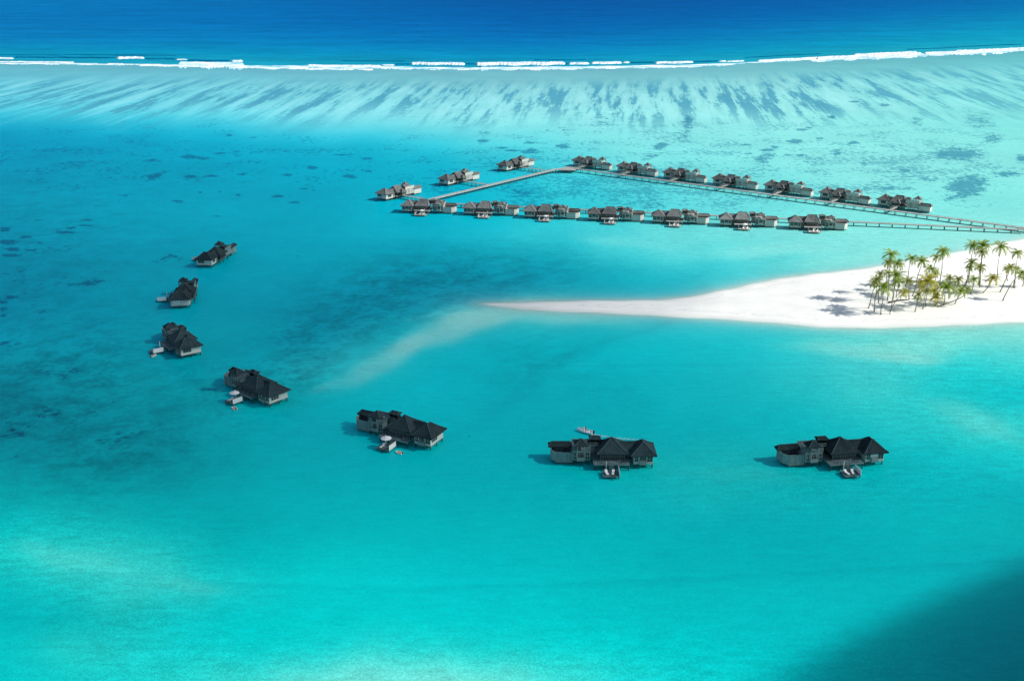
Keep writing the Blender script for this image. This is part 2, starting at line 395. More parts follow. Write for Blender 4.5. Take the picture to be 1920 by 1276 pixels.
def field(rows, px, py, step=10, sig=(2.0, 3.0)):
    ys = sorted(rows); gx = np.arange(-700, 2700, 20.0); gy = np.arange(ys[0], ys[-1]+step, step*1.0)
    A = np.zeros((len(ys), len(gx), 3))
    for i, y in enumerate(ys):
        r = rows[y]; xs = [p[0] for p in r]
        for k in range(3): A[i, :, k] = np.interp(gx, xs, [p[1][k] for p in r])
    G = np.zeros((len(gy), len(gx), 3))
    for j in range(len(gx)):
        for k in range(3): G[:, j, k] = np.interp(gy, ys, A[:, j, k])
    def blur(G, s, ax):
        n = int(3*s)+1; kx = np.exp(-.5*(np.arange(-n, n+1)/s)**2); kx /= kx.sum()
        pad = [(0,0)]*3; pad[ax] = (n, n); P = np.pad(G, pad, mode='edge'); out = np.zeros_like(G)
        for i, q in enumerate(kx):
            sl_ = [slice(None)]*3; sl_[ax] = slice(i, i+G.shape[ax]); out += q*P[tuple(sl_)]
        return out
    G = blur(blur(G, sig[0], 0), sig[1], 1)
    fx = np.clip((px-gx[0])/20, 0, len(gx)-1.001); fy = np.clip((py-gy[0])/step, 0, len(gy)-1.001)
    ix, iy = fx.astype(int), fy.astype(int); fx = (fx-ix)[..., None]; fy = (fy-iy)[..., None]
    return (G[iy,ix]*(1-fx)+G[iy,ix+1]*fx)*(1-fy) + (G[iy+1,ix]*(1-fx)+G[iy+1,ix+1]*fx)*fy
def blob(px, py, cx, cy, rx, ry, rot=0, p=2):
    a = R(rot); dx, dy = px-cx, py-cy
    u = (dx*math.cos(a)+dy*math.sin(a))/rx; v = (-dx*math.sin(a)+dy*math.cos(a))/ry
    return np.exp(-.7*(u*u+v*v)**(p/2))
sst = lambda a, b, x: (lambda t: t*t*(3-2*t))(np.clip((x-a)/(b-a), 0, 1))

def build_water():
    nr, nc = 800, 860
    y = np.concatenate([np.linspace(-60, 100, 40), 104*np.exp(np.linspace(0, math.log(5600/104), nr-60)), np.geomspace(6000, 60000, 20)])
    u = np.linspace(-1, 1, nc); u = .62*u + .38*u**3
    Y = np.repeat(y[:, None], nc, 1); X = u[None, :] * (np.abs(Y)*.95 + 160)
    px, py = proj(X, Y); px = np.where(Y < 40, px[60][None, :], px); py = np.where(Y < 40, 1500, py)
    px = np.clip(px, -690, 2600); py = np.clip(py, -60, 1500)
    # organic wander of the zones
    wx = 9*np.sin(px*.021+py*.03)+7*np.sin(px*.05-py*.041+1.3); wy = (4*np.sin(px*.017+2)+3*np.sin(px*.043+py*.02+4))*np.clip((py-130)/200, 0, 1)
    dy = (YS(px)-122)
    fall = 1 - sst(130, 240, py)
    pyw = py - dy*fall
    oce = field(ROWS, px, pyw, 5, (1.2, 3)); lag = field(LROWS, px+wx, pyw+wy, 10, (1.3, 2.2))
    k = sst(120.5, 123.5, pyw)[..., None]
    col = oce*(1-k) + lag*k
    # sunken sand bar off the tip of the spit
    for (cx, cy, rx, ry, rot, c, a) in [
        (700, 690, 78, 17, -27, (84,180,186), .9), (762, 648, 48, 15, -20, (108,186,190), .95), (850, 612, 85, 24, -22, (112,188,192), .9),
        (930, 586, 105, 19, -8, (124,194,194), .92), (1060, 594, 110, 15, 3, (112,198,198), .8), (835, 583, 60, 5, -14, (60,175,188), .8),
        (620, 722, 40, 7, -18, (60,174,184), .8), (1640, 655, 150, 14, 2, (135,214,205), .6), (1700, 672, 70, 9, 4, (140,212,202), .6),
        (1830, 790, 95, 20, 22, (95,208,202), .55), (1460, 470, 130, 12, -3, (150,232,224), .5), (1640, 478, 150, 12, -8, (150,232,222), .5), (1780, 640, 130, 14, -2, (130,222,212), .5), (1180, 455, 90, 8, 4, (120,222,220), .4),
        (130, 1045, 110, 18, 12, (72,200,194), .6), (360, 1100, 60, 12, 8, (70,198,192), .5), (1400, 890, 120, 12, 4, (40,178,180), .5)]:
        b = (blob(px+wx*.6, py+wy*.6, cx, cy, rx, ry, rot, 3.2)*a)[..., None]; col = col*(1-b)+np.array(c)*b
    L = np.where(col/255 <= .04045, col/255/12.92, ((col/255+.055)/1.055)**2.4)
    sh = shade(X, Y)
    L = L / np.where(py[..., None] < 128, 1.0, sh)
    # shallows pale towards the beach
    near = (X > -60) & (X < 620) & (Y > 330) & (Y < 640)
    d = np.full(X.shape, -1e3); d[near] = spit_dist(X[near], Y[near])
    s1 = np.exp(np.clip(d, -200, 0)/(7+9*sst(120, 260, X)))[..., None]; s2 = np.exp(np.clip(d, -200, 0)/2.4)[..., None]
    L = L*(1-.55*s1) + np.array([.38,.74,.70])*.55*s1; L = L*(1-.75*s2) + np.array([.68,.76,.69])*.75*s2
    L = np.clip(L*(np.array([.70,.71,.69])*k + np.array([.3,.80,.645])*(1-k)), 0.0003, .88)
    # coral density
    C = np.zeros(X.shape)
    def addc(lst, sc, ox, oy, gain=1.0):
        nonlocal C
        for q in lst:
            cx, cy = q[0]/sc+ox, q[1]/sc+oy; rx, ry = (q[2], q[3]) if len(q) > 2 else (20, 5)
            g = (q[5] if len(q) > 5 else 1.0)*gain
            C = np.maximum(C, g*blob(px, py, cx, cy, rx/sc*1.15, max(ry/sc*1.15, 1.6), q[4] if len(q) > 4 else 0))
    addc([(955,118,45,9),(1020,125,40,7),(755,135,35,6),(780,212,50,12,-18),(730,240,50,9,-18,.6),(952,215,33,7),(1060,213,38,7),(1218,205,27,7),(895,340,30,6),(1388,315,33,6),(1472,345,30,6),
          (1440,208,30,5),(1560,170,30,8),(1745,215,40,10),(1840,190,25,6),(1838,125,30,7),(1150,10,20,5),(1265,20,20,4),(1095,100,30,4),(1190,90,20,3),(30,482,40,10),(35,545,45,14),(130,518,28,6),
          (205,548,25,5),(335,495,50,8),(355,472,25,7),(420,460,40,5),(430,432,30,5),(190,430,25,4),(68,578,40,10),(155,585,30,8),(60,610,45,7),(20,845,30,12),(15,880,25,10),
          (20,910,20,6),(15,1048,25,8),(60,820,30,8),(1080,412,25,4),(617,310,25,4),(1000,295,15,4),(1100,290,15,4),(1190,308,15,3),(835,625,90,26,-22,.62),(480,740,60,22,-15,.66),
          (350,755,45,16,0,.6),(90,710,70,30,0,.5),(1520,278,25,5),(1570,283,12,3),(1450,310,12,3),(1720,108,40,4),(1490,612,8,3)], 2.667, 0, 250)
    addc([(30,172,40,10),(720,690,50,10,-5,.8),(350,690,120,38,-12,.66),(60,745,70,22,0,.72),(890,860,260,46,-12,.60),(780,940,120,50,0,.55),(120,820,150,60,0,.52),(1020,820,40,9,0,.7),
          (560,770,60,15,0,.55),(640,1000,60,15,0,.6),(1140,905,40,10,0,.6),(460,380,200,80,-10,.50),(1530,520,100,20,0,.62),(15,1050,25,10,0,.9),(120,1020,35,12,0,.6),(860,605,50,12,0,.55)], 3.99, 0, 600)
    addc([(12,130,18,4),(12,158,20,8),(78,183,22,4),(118,193,20,4),(180,165,25,5),(180,195,35,8),(295,178,25,8),(150,345,45,20,0,.7),(165,350,65,22,0,.6),(730,105,26,34,0,.72),(715,150,40,26,0,.66),(735,85,15,15),
          (640,175,32,12,-20,.9),(600,215,50,9,-15,.75),(1005,218,38,20,-25,.85),(1110,160,30,8),(1015,190,30,5),(1040,180,15,4),(1160,112,15,4),(1200,150,15,4),(1140,118,20,4),(1320,165,20,5),(1240,75,16,4),
          (1430,32,20,6),(1540,90,25,18,0,.7),(1690,205,85,24,0,.95),(1810,150,36,22,0,.75),(1760,90,60,32,20,.62),(1710,320,68,34,0,1),(1745,300,45,22,0,1),(1700,350,40,12,0,.9),(1860,275,60,12,0,.85),(1440,325,80,9,0,.85),
          (1580,295,40,6,0,.9),(1500,262,25,4),(1180,235,40,18,0,.65),(1260,200,25,14,0,.7),(1360,235,30,16,0,.66),(1910,220,20,15,0,.9),(1650,362,50,18,0,.55),(430,90,40,40,0,.55),(300,120,40,30,0,.5),(480,60,30,50,20,.5),
          (940,172,20,3),(950,203,15,3),(1090,208,20,4),(1130,210,18,4),(1550,270,160,30,0,.5),(1320,20,18,4),(640,385,110,14,0,.5)], 1.882, 900, 180)
    spk = .60*blob(px, py, 1350, 300, 560, 105, 0, 4) + .52*blob(px, py, 300, 290, 480, 70, 0, 4) + .25*blob(px, py, 1780, 330, 150, 90) + .38*blob(px, py, 1000, 370, 330, 40, 0, 3) + .34*blob(px, py, 60, 560, 170, 200, 0, 2)
    spk = spk*sst(205, 235, py)
    G = (.9*blob(px, py, 650, 610, 150, 62, -22) + .8*blob(px, py, 880, 520, 200, 42, -4) + .7*blob(px, py, 560, 690, 40, 50, 20) + .85*blob(px, py, 230, 850, 190, 70, -15)
         + .9*blob(px, py, 40, 760, 130, 60) + .7*blob(px, py, 120, 700, 160, 60, -20) + .45*blob(px, py, 60, 560, 160, 170) + .5*blob(px, py, 1010, 680, 100, 45) + .3*blob(px, py, 1160, 745, 60, 20)
         + .25*blob(px, py, 200, 400, 420, 120) + .4*blob(px, py, 390, 720, 110, 40))
    T = sst(YS(px)+16, YS(px)+44, py)*(1-sst(185, 250, py + 9*np.sin(px*.02) - 10*blob(px, py, 1200, 200, 350, 200)))*np.clip(1.05-.35*sst(1500, 1850, px), 0, 1)
    W = (1-k[..., 0])*.75 + np.clip(.9*blob(px, py, 150, 1040, 240, 60, 8) + 1.0*blob(px, py, 850, 1290, 600, 80) + .6*blob(px, py, 250, 1180, 220, 90, 40) + .9*blob(px, py, 1800, 720, 260, 110, 12) + .5*blob(px, py, 1500, 900, 300, 60)
         + .55*blob(px, py, 1450, 430, 400, 60), 0, 1)*.9 + .34
    me = bpy.data.meshes.new('water')
    nrow = len(y); nv = nrow*nc
    co = np.zeros((nv, 3)); co[:, 0] = X.ravel(); co[:, 1] = Y.ravel()
    i = np.arange(nrow-1)[:, None]*nc + np.arange(nc-1)[None, :]
    q = np.stack([i, i+1, i+nc+1, i+nc], -1).reshape(-1)
    me.vertices.add(nv); me.vertices.foreach_set('co', co.ravel())
    nf = len(q)//4; me.loops.add(len(q)); me.loops.foreach_set('vertex_index', q)
    me.polygons.add(nf); me.polygons.foreach_set('loop_start', np.arange(nf)*4); me.polygons.foreach_set('loop_total', np.full(nf, 4))
    me.update(calc_edges=True)
    for nm, arr in (('bottom', np.concatenate([L, np.ones(X.shape+(1,))], -1)), ('feat', np.stack([np.clip(T,0,1), np.clip(C,0,1), np.clip(G,0,1), np.clip(W,0,1)], -1)), ('feat2', np.stack([np.clip(spk,0,1), k[...,0], np.zeros_like(T), np.ones_like(T)], -1))):
        at_ = me.color_attributes.new(nm, 'FLOAT_COLOR', 'POINT'); at_.data.foreach_set('color', arr.astype(np.float32).ravel())
    # material
    m = NT('lagoon_and_sea'); pos = m.n('ShaderNodeNewGeometry').outputs['Position']
    a1 = m.n('ShaderNodeAttribute', attribute_name='bottom'); a2 = m.n('ShaderNodeAttribute', attribute_name='feat'); a3 = m.n('ShaderNodeAttribute', attribute_name='feat2')
    s2_ = m.n('ShaderNodeSeparateColor'); m.l(a2.outputs['Color'], s2_.inputs[0]); T_, C_, G_ = s2_.outputs; W_ = a2.outputs['Alpha']
    s3_ = m.n('ShaderNodeSeparateColor'); m.l(a3.outputs['Color'], s3_.inputs[0]); SP_ = s3_.outputs[0]; LG = s3_.outputs[1]
    col = a1.outputs['Color']
    # broad mottling
    n0 = m.noise(pos, .012, 5, .6)
    col = m.mix(1.0, col, m.mix(m.ramp(n0, .3, .7), (.93,.94,.95), (1.06,1.05,1.04)), 'MULTIPLY')
    # reef streaks run in from the surf
    sx_ = m.n('ShaderNodeSeparateXYZ'); m.l(pos, sx_.inputs[0])
    lean = m.math('ADD', .02, m.math('MULTIPLY', m.ramp(sx_.outputs[0], -300, 250), .11))
    cx_ = m.n('ShaderNodeCombineXYZ'); m.l(m.math('SUBTRACT', sx_.outputs[0], m.math('MULTIPLY', lean, m.math('SUBTRACT', sx_.outputs[1], 1100))), cx_.inputs[0]); m.l(sx_.outputs[1], cx_.inputs[1])
    fan = cx_.outputs[0]
    st = m.noise(m.map(fan, (1/15, 1/230, 1)), 1.0, 7, .62, .12)
    st2 = m.noise(m.map(fan, (1/5, 1/60, 1), (31,7,0)), 1.0, 6, .7)
    stm = m.ramp(m.math('ADD', m.math('ADD', m.math('MULTIPLY', st, .62), m.math('MULTIPLY', st2, .22)), m.math('MULTIPLY', m.noise(pos, .12, 6, .7), .16)), .490, .555)
    stl = m.ramp(st, .50, .36)
    stf = m.math('MULTIPLY', m.math('MULTIPLY', stm, T_), .88)
    col = m.mix(stf, col, m.mix(st2, lin((44,118,146)), lin((74,148,166))))
    col = m.mix(m.math('MULTIPLY', m.math('MULTIPLY', stl, T_), .16), col, (.50,.80,.82))
    # seagrass
    gn = m.noise(m.map(pos, (1, 1.0, 1)), .10, 8, .72, .4); gn2 = m.noise(pos, .45, 5, .7)
    gf = m.math('MULTIPLY', m.ramp(m.math('ADD', m.math('MULTIPLY', gn, .7), m.math('MULTIPLY', gn2, .3)), .40, .62), G_)
    col = m.mix(m.math('MULTIPLY', gf, .72), col, m.mix(.30, lin((0,84,100)), col))
    # coral heads: ragged patches where the density field is high
    cn = m.noise(pos, .10, 8, .70, .2); cn2 = m.noise(pos, .38, 5, .65)
    cv = m.math('ADD', m.math('MULTIPLY', m.math('SUBTRACT', cn, .5), 1.7), m.math('MULTIPLY', m.math('SUBTRACT', cn2, .5), 1.5))
    cf = m.ramp(m.math('ADD', m.math('MULTIPLY', C_, .86), cv), .46, .62)
    cdark = m.mix(.48, m.mix(LG, lin((0,80,110)), lin((6,86,118))), m.mix(1.0, col, (.55,.72,.85), 'MULTIPLY'))
    col = m.mix(m.math('MULTIPLY', cf, m.math('ADD', .70, m.math('MULTIPLY', cn2, .45))), col, cdark)
    # scattered speckle of small coral
    sn = m.noise(m.map(pos, (1,.8,1)), .30, 3, .55); sn2 = m.noise(pos, .03, 4, .6)
    sf = m.ramp(m.math('ADD', m.math('ADD', m.math('MULTIPLY', sn, 1.0), m.math('MULTIPLY', m.math('SUBTRACT', sn2, .5), .85)), m.math('MULTIPLY', SP_, .40)), .80, .86)
    col = m.mix(m.math('MULTIPLY', sf, m.math('MULTIPLY', m.ramp(SP_, .02, .2), .60)), col, cdark)
    # caustic net of the small ripples over pale sand, its light painted into the water colour
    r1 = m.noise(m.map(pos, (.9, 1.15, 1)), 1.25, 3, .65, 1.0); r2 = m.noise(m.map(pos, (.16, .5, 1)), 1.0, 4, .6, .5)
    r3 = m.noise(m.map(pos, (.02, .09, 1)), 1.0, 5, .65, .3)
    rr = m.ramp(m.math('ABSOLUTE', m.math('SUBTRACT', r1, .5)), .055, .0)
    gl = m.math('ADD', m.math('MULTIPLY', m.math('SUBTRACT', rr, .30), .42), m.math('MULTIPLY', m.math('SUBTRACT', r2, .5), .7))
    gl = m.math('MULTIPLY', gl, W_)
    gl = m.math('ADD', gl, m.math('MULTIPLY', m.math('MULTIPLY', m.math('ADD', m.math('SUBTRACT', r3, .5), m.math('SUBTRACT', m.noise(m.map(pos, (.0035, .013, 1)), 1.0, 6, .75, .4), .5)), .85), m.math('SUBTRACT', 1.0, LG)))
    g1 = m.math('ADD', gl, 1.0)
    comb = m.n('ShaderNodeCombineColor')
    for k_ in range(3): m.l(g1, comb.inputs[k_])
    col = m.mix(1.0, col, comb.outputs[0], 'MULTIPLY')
    dif = m.n('ShaderNodeBsdfDiffuse'); m.l(col, dif.inputs[0])
    bp = m.n('ShaderNodeBump'); bp.inputs['Strength'].default_value = .55; bp.inputs['Distance'].default_value = .25
    hh = m.math('ADD', m.math('MULTIPLY', r2, .8), m.math('ADD', m.math('MULTIPLY', r1, .35), m.math('MULTIPLY', m.noise(m.map(pos, (.03,.1,1)), 1.0, 4, .6), m.math('ADD', m.math('MULTIPLY', m.math('SUBTRACT', 1.0, LG), 5.0), .8))))
    m.l(hh, bp.inputs['Height'])
    glo = m.n('ShaderNodeBsdfGlossy'); glo.inputs['Roughness'].default_value = .20; m.l(bp.outputs[0], glo.inputs['Normal']); m.l(bp.outputs[0], dif.inputs['Normal'])
    fr = m.n('ShaderNodeFresnel'); fr.inputs[0].default_value = 1.33
    ms = m.n('ShaderNodeMixShader'); m.l(m.math('MULTIPLY', m.math('MINIMUM', m.math('MULTIPLY', fr.outputs[0], .25), .024), m.math('ADD', m.math('MULTIPLY', LG, .5), .5)), ms.inputs[0])
    m.l(dif.outputs[0], ms.inputs[1]); m.l(glo.outputs[0], ms.inputs[2]); m.l(ms.outputs[0], m.t.nodes['Material Output'].inputs[0])
    m.t.nodes.remove(m.b)
    me.materials.append(m.m)
    me.polygons.foreach_set('use_smooth', np.ones(nf, bool))
    o = bpy.data.objects.new('water', me); COL.objects.link(o); tag(o, kind='structure')
build_water()

# ------------------------------------------------------------------ sand spit
def sand_height(x, y):
    d = spit_dist(np.array([float(x)]), np.array([float(y)]))[0]
    return 1.1*(1-math.exp(-max(d, 0)/11)) if d > 0 else 0.0
def build_sand():
    xs = np.arange(-20, 620, 1.3); ys = np.arange(345, 640, 1.3)
    X, Y = np.meshgrid(xs, ys); d = spit_dist(X, Y)
    d = d + .5*np.sin(X*.11+1)*np.sin(Y*.17) + .35*np.sin(X*.31+Y*.2)
    Z = np.where(d > 0, 1.1*(1-np.exp(-np.clip(d, 0, 99)/11)), d*.07) + np.where(d > 4, .05*np.sin(X*.6+np.sin(Y*.3)*2)*np.sin(Y*.5), 0)
    keep = d > -3
    idx = -np.ones(X.shape, int); use = keep.copy()
    use[:-1] |= keep[1:]; use[:, :-1] |= keep[:, 1:]; use[1:] |= keep[:-1]; use[:, 1:] |= keep[:, :-1]
    idx[use] = np.arange(use.sum())
    vs = np.stack([X[use], Y[use], Z[use]], -1).tolist(); fs = []
    ok = use[:-1,:-1] & use[1:,:-1] & use[:-1,1:] & use[1:,1:]
    for j, i in zip(*np.nonzero(ok)): fs.append((idx[j,i], idx[j,i+1], idx[j+1,i+1], idx[j+1,i]))
    me = bpy.data.meshes.new('sand_spit'); me.from_pydata(vs, [], fs)
    m = NT('coral_sand'); pos = m.n('ShaderNodeNewGeometry').outputs['Position']
    sep = m.n('ShaderNodeSeparateXYZ'); m.l(pos, sep.inputs[0])
    n1 = m.noise(m.map(pos, (.6, 1, 1)), .06, 5, .6); n2 = m.noise(pos, .8, 6, .7); n3 = m.noise(m.map(pos, (.3,1.2,1)), .25, 4)
    f = m.math('ADD', m.math('MULTIPLY', n1, .5), m.math('ADD', m.math('MULTIPLY', n2, .2), m.math('MULTIPLY', n3, .3)))
    col = m.mix(m.ramp(f, .35, .65), (.79,.785,.72), (.89,.885,.82))
    # damp rim where the swash reaches, grey-green wrack along it
    zz = m.math('ADD', sep.outputs[2], m.math('MULTIPLY', m.math('SUBTRACT', n3, .5), .22))
    col = m.mix(m.ramp(zz, .36, .0), col, (.66,.69,.63))
    col = m.mix(m.ramp(zz, .10, -.02), col, (.52,.70,.64))
    band = m.ramp(m.math('ABSOLUTE', m.math('SUBTRACT', zz, .52)), .035, .0)
    col = m.mix(m.math('MULTIPLY', m.math('MULTIPLY', band, m.ramp(n2, .42, .62)), .5), col, (.40,.38,.30))
    fp = m.noise(pos, 1.6, 4, .7)
    col = m.mix(m.math('MULTIPLY', m.ramp(fp, .60, .70), .30), col, (.55,.53,.48))
    m.l(col, m.b.inputs['Base Color']); m.b.inputs['Roughness'].default_value = .95; m.b.inputs['Specular IOR Level'].default_value = .1
    bp = m.n('ShaderNodeBump'); bp.inputs['Strength'].default_value = .5; bp.inputs['Distance'].default_value = .2
    m.l(n2, bp.inputs['Height']); m.l(bp.outputs[0], m.b.inputs['Normal'])
    me.materials.append(m.m); me.polygons.foreach_set('use_smooth', [True]*len(fs))
    o = bpy.data.objects.new('sand_spit', me); COL.objects.link(o); tag(o, kind='structure')
build_sand()

# ------------------------------------------------------------------ surf on the reef edge
def foam_mat():
    m = NT('sea_foam'); pos = m.n('ShaderNodeNewGeometry').outputs['Position']
    n = m.noise(m.map(pos, (.09, .10, 1)), 1.0, 6, .75)
    m.l(m.mix(m.ramp(n, .38, .56), (.30,.48,.54), (.74,.77,.78)), m.b.inputs['Base Color']); m.b.inputs['Roughness'].default_value = .9
    return m.m
M['foam'] = foam_mat()
def thin_foam_mat():
    m = NT('thin_foam'); pos = m.n('ShaderNodeNewGeometry').outputs['Position']
    n = m.noise(m.map(pos, (.035, .06, 1)), 1.0, 7, .75, .5)
    m.l(m.mix(m.ramp(n, .42, .58), lin((120,185,200)), (.80,.85,.86)), m.b.inputs['Base Color']); m.b.inputs['Roughness'].default_value = .8
    return m.m
M['thinfoam'] = thin_foam_mat()
M['wavefront'] = simple('wave_face', (.001,.105,.22), .9, .05, .25, spec=0)
rs = random.Random(5)
def surf_strip(mb, x0, x1, y0, y1, hgt, z0=.03, jit=.6, thk=.54):
    """x0..x1 px, base rows y0 (far) y1 (near) as offsets from the surf line, ridge of height hgt"""
    n = max(4, int((x1-x0)/2)); vs = []; c0 = (y0+y1)/2; y0 = c0+(y0-c0)*thk; y1 = c0+(y1-c0)*thk
    a_ = rs.uniform(0, 6)
    for i in range(n+1):
        px = x0+(x1-x0)*i/n; e = min(1, i/1.6+.05, (n-i)/1.6+.05)
        ys = float(YS(px)); mid = (y0+y1)/2
        jf = 1+jit*(.5*math.sin(i*.35+a_)+rs.uniform(-.5,.5))
        far = at(px, ys+mid+(y0-mid)*(1+(jf-1)*.12)*e); near = at(px, ys+mid+(y1-mid)*(1+jit*(.6*math.sin(i*.23+a_)+rs.uniform(-.6,.6)))*e)
        c = far.lerp(near, .45); h = hgt*.5*e*rs.uniform(.85, 1.1)
        for t, zz in ((0, z0), (.25, h*.7+z0), (.5, h+z0), (.78, h*.45+z0), (1, z0)):
            p = far.lerp(near, t); vs.append((p.x, p.y, zz))
    mb.add(vs, [(i*5+j, i*5+j+1, (i+1)*5+j+1, (i+1)*5+j)[::-1] for i in range(n) for j in range(4)])
surf = MB(); thin = MB(); face = MB()
SEG = [(-300,-120,-8,-3,3),(-60,26,-11,-7,3.2),(-20,140,-4.5,-1,2),(150,214,0,2,.6),(218,271,-14,-9,4),(200,232,-2,1.5,1.5),(285,330,0,3,1),(330,352,-10,-8.5,2.5),(433,456,-10,-6,3.5),(260,420,1,4.5,1.5),(460,548,2,5,1),
       (575,715,-3.5,1,3),(715,740,-5,-2,2),(770,872,-9.5,-3,4.5),(892,1060,-11,-2,5),(1066,1105,-9,-3.5,4),(1108,1166,-9,-4,4),(1168,1181,-9,-5,3),(1228,1300,-7,-2.5,4),(1348,1362,-5,-2,3),(1362,1396,-4,-1,2.5),
       (1420,1535,-3,1.5,4),(1530,1728,-4,3,5),(1600,1720,-6,-1,4),(1732,1860,-4,2.5,4.5),(1790,1960,-5,1.5,5),(1940,2300,-5,2,5)]
for s_ in SEG: surf_strip(surf, *s_)
for s_ in [(x_, x_+150, -.6+.8*math.sin(x_), 2.2+.8*math.sin(x_*1.7), .2) for x_ in range(-200, 2200, 118)]+[(335,458,-6,5,.6),(470,560,0,5,.3),(455,560,0,5,.3),(720,900,0,4,.4),(900,1100,-1,4.5,.4),(1100,1300,0,3.5,.3),(1520,1740,1,5,.3),(1740,1900,0,4,.3),(1840,1850,3,6,.3),(540,700,3,6,.2),(1200,1380,1,4,.3)]: surf_strip(thin, *s_, jit=.8, thk=1.0)
for s_ in [(27,218,-13,-10,2.5),(271,330,-12,-8.5,2.5),(352,433,-9.5,-6,3),(740,772,-7,-3.5,2.5),(872,892,-8.5,-4,3),(1060,1066,-8,-4,3),(1181,1228,-7.5,-4.5,2.5),(1300,1348,-6.5,-3.5,2.5),(0,120,-17,-15,1.5),(120,330,-18,-16,1.5),(640,760,-12,-10,1.5),(1000,1100,-15,-13,1.5),
           (1396,1540,-10,-8,1.5),(1700,1800,-11,-9,1.5),(1800,1920,-12,-10,1.5)]: surf_strip(face, *s_)
sf = surf.build('surf', M['foam'], None, True); tag(sf, kind='stuff')
tag(thin.build('foam_wash', M['thinfoam'], None, True), kind='stuff')
tag(face.build('swell', M['wavefront'], None, True), kind='stuff')

# ------------------------------------------------------------------ overwater villas
def window(parent, name, sx, axis, c, a0, a1, z0, z1, out, nx=2, nz=1, pane_mat='glass', t=.09):
    """window on plane axis='y' (wall faces -y/+y at y=c, spans x a0..a1) or axis='x'; out=+1/-1 outward sign"""
    f = MB(sx); p = MB(sx)
    def bx(mb, u0, u1, w0, w1, d0, d1):
        lo, hi = sorted((c+out*d0, c+out*d1))
        if axis == 'y': mb.box(u0, u1, lo, hi, w0, w1)
        else: mb.box(lo, hi, u0, u1, w0, w1)
    bx(f, a0, a1, z0, z0+t, .005, .07); bx(f, a0, a1, z1-t, z1, .005, .07)
    bx(f, a0, a0+t, z0+t, z1-t, .005, .067); bx(f, a1-t, a1, z0+t, z1-t, .005, .067)
    for i in range(1, nx):
        u = a0+(a1-a0)*i/nx; bx(f, u-.035, u+.035, z0+t, z1-t, .012, .06)
    for i in range(1, nz):
        z = z0+(z1-z0)*i/nz; bx(f, a0+t, a1-t, z-.035, z+.035, .014, .055)
    fo = f.build(name, M['trim'], parent)
    bx(p, a0+t, a1-t, z0+t, z1-t, .004, .022); p.build('pane', M[pane_mat], fo)
    return fo
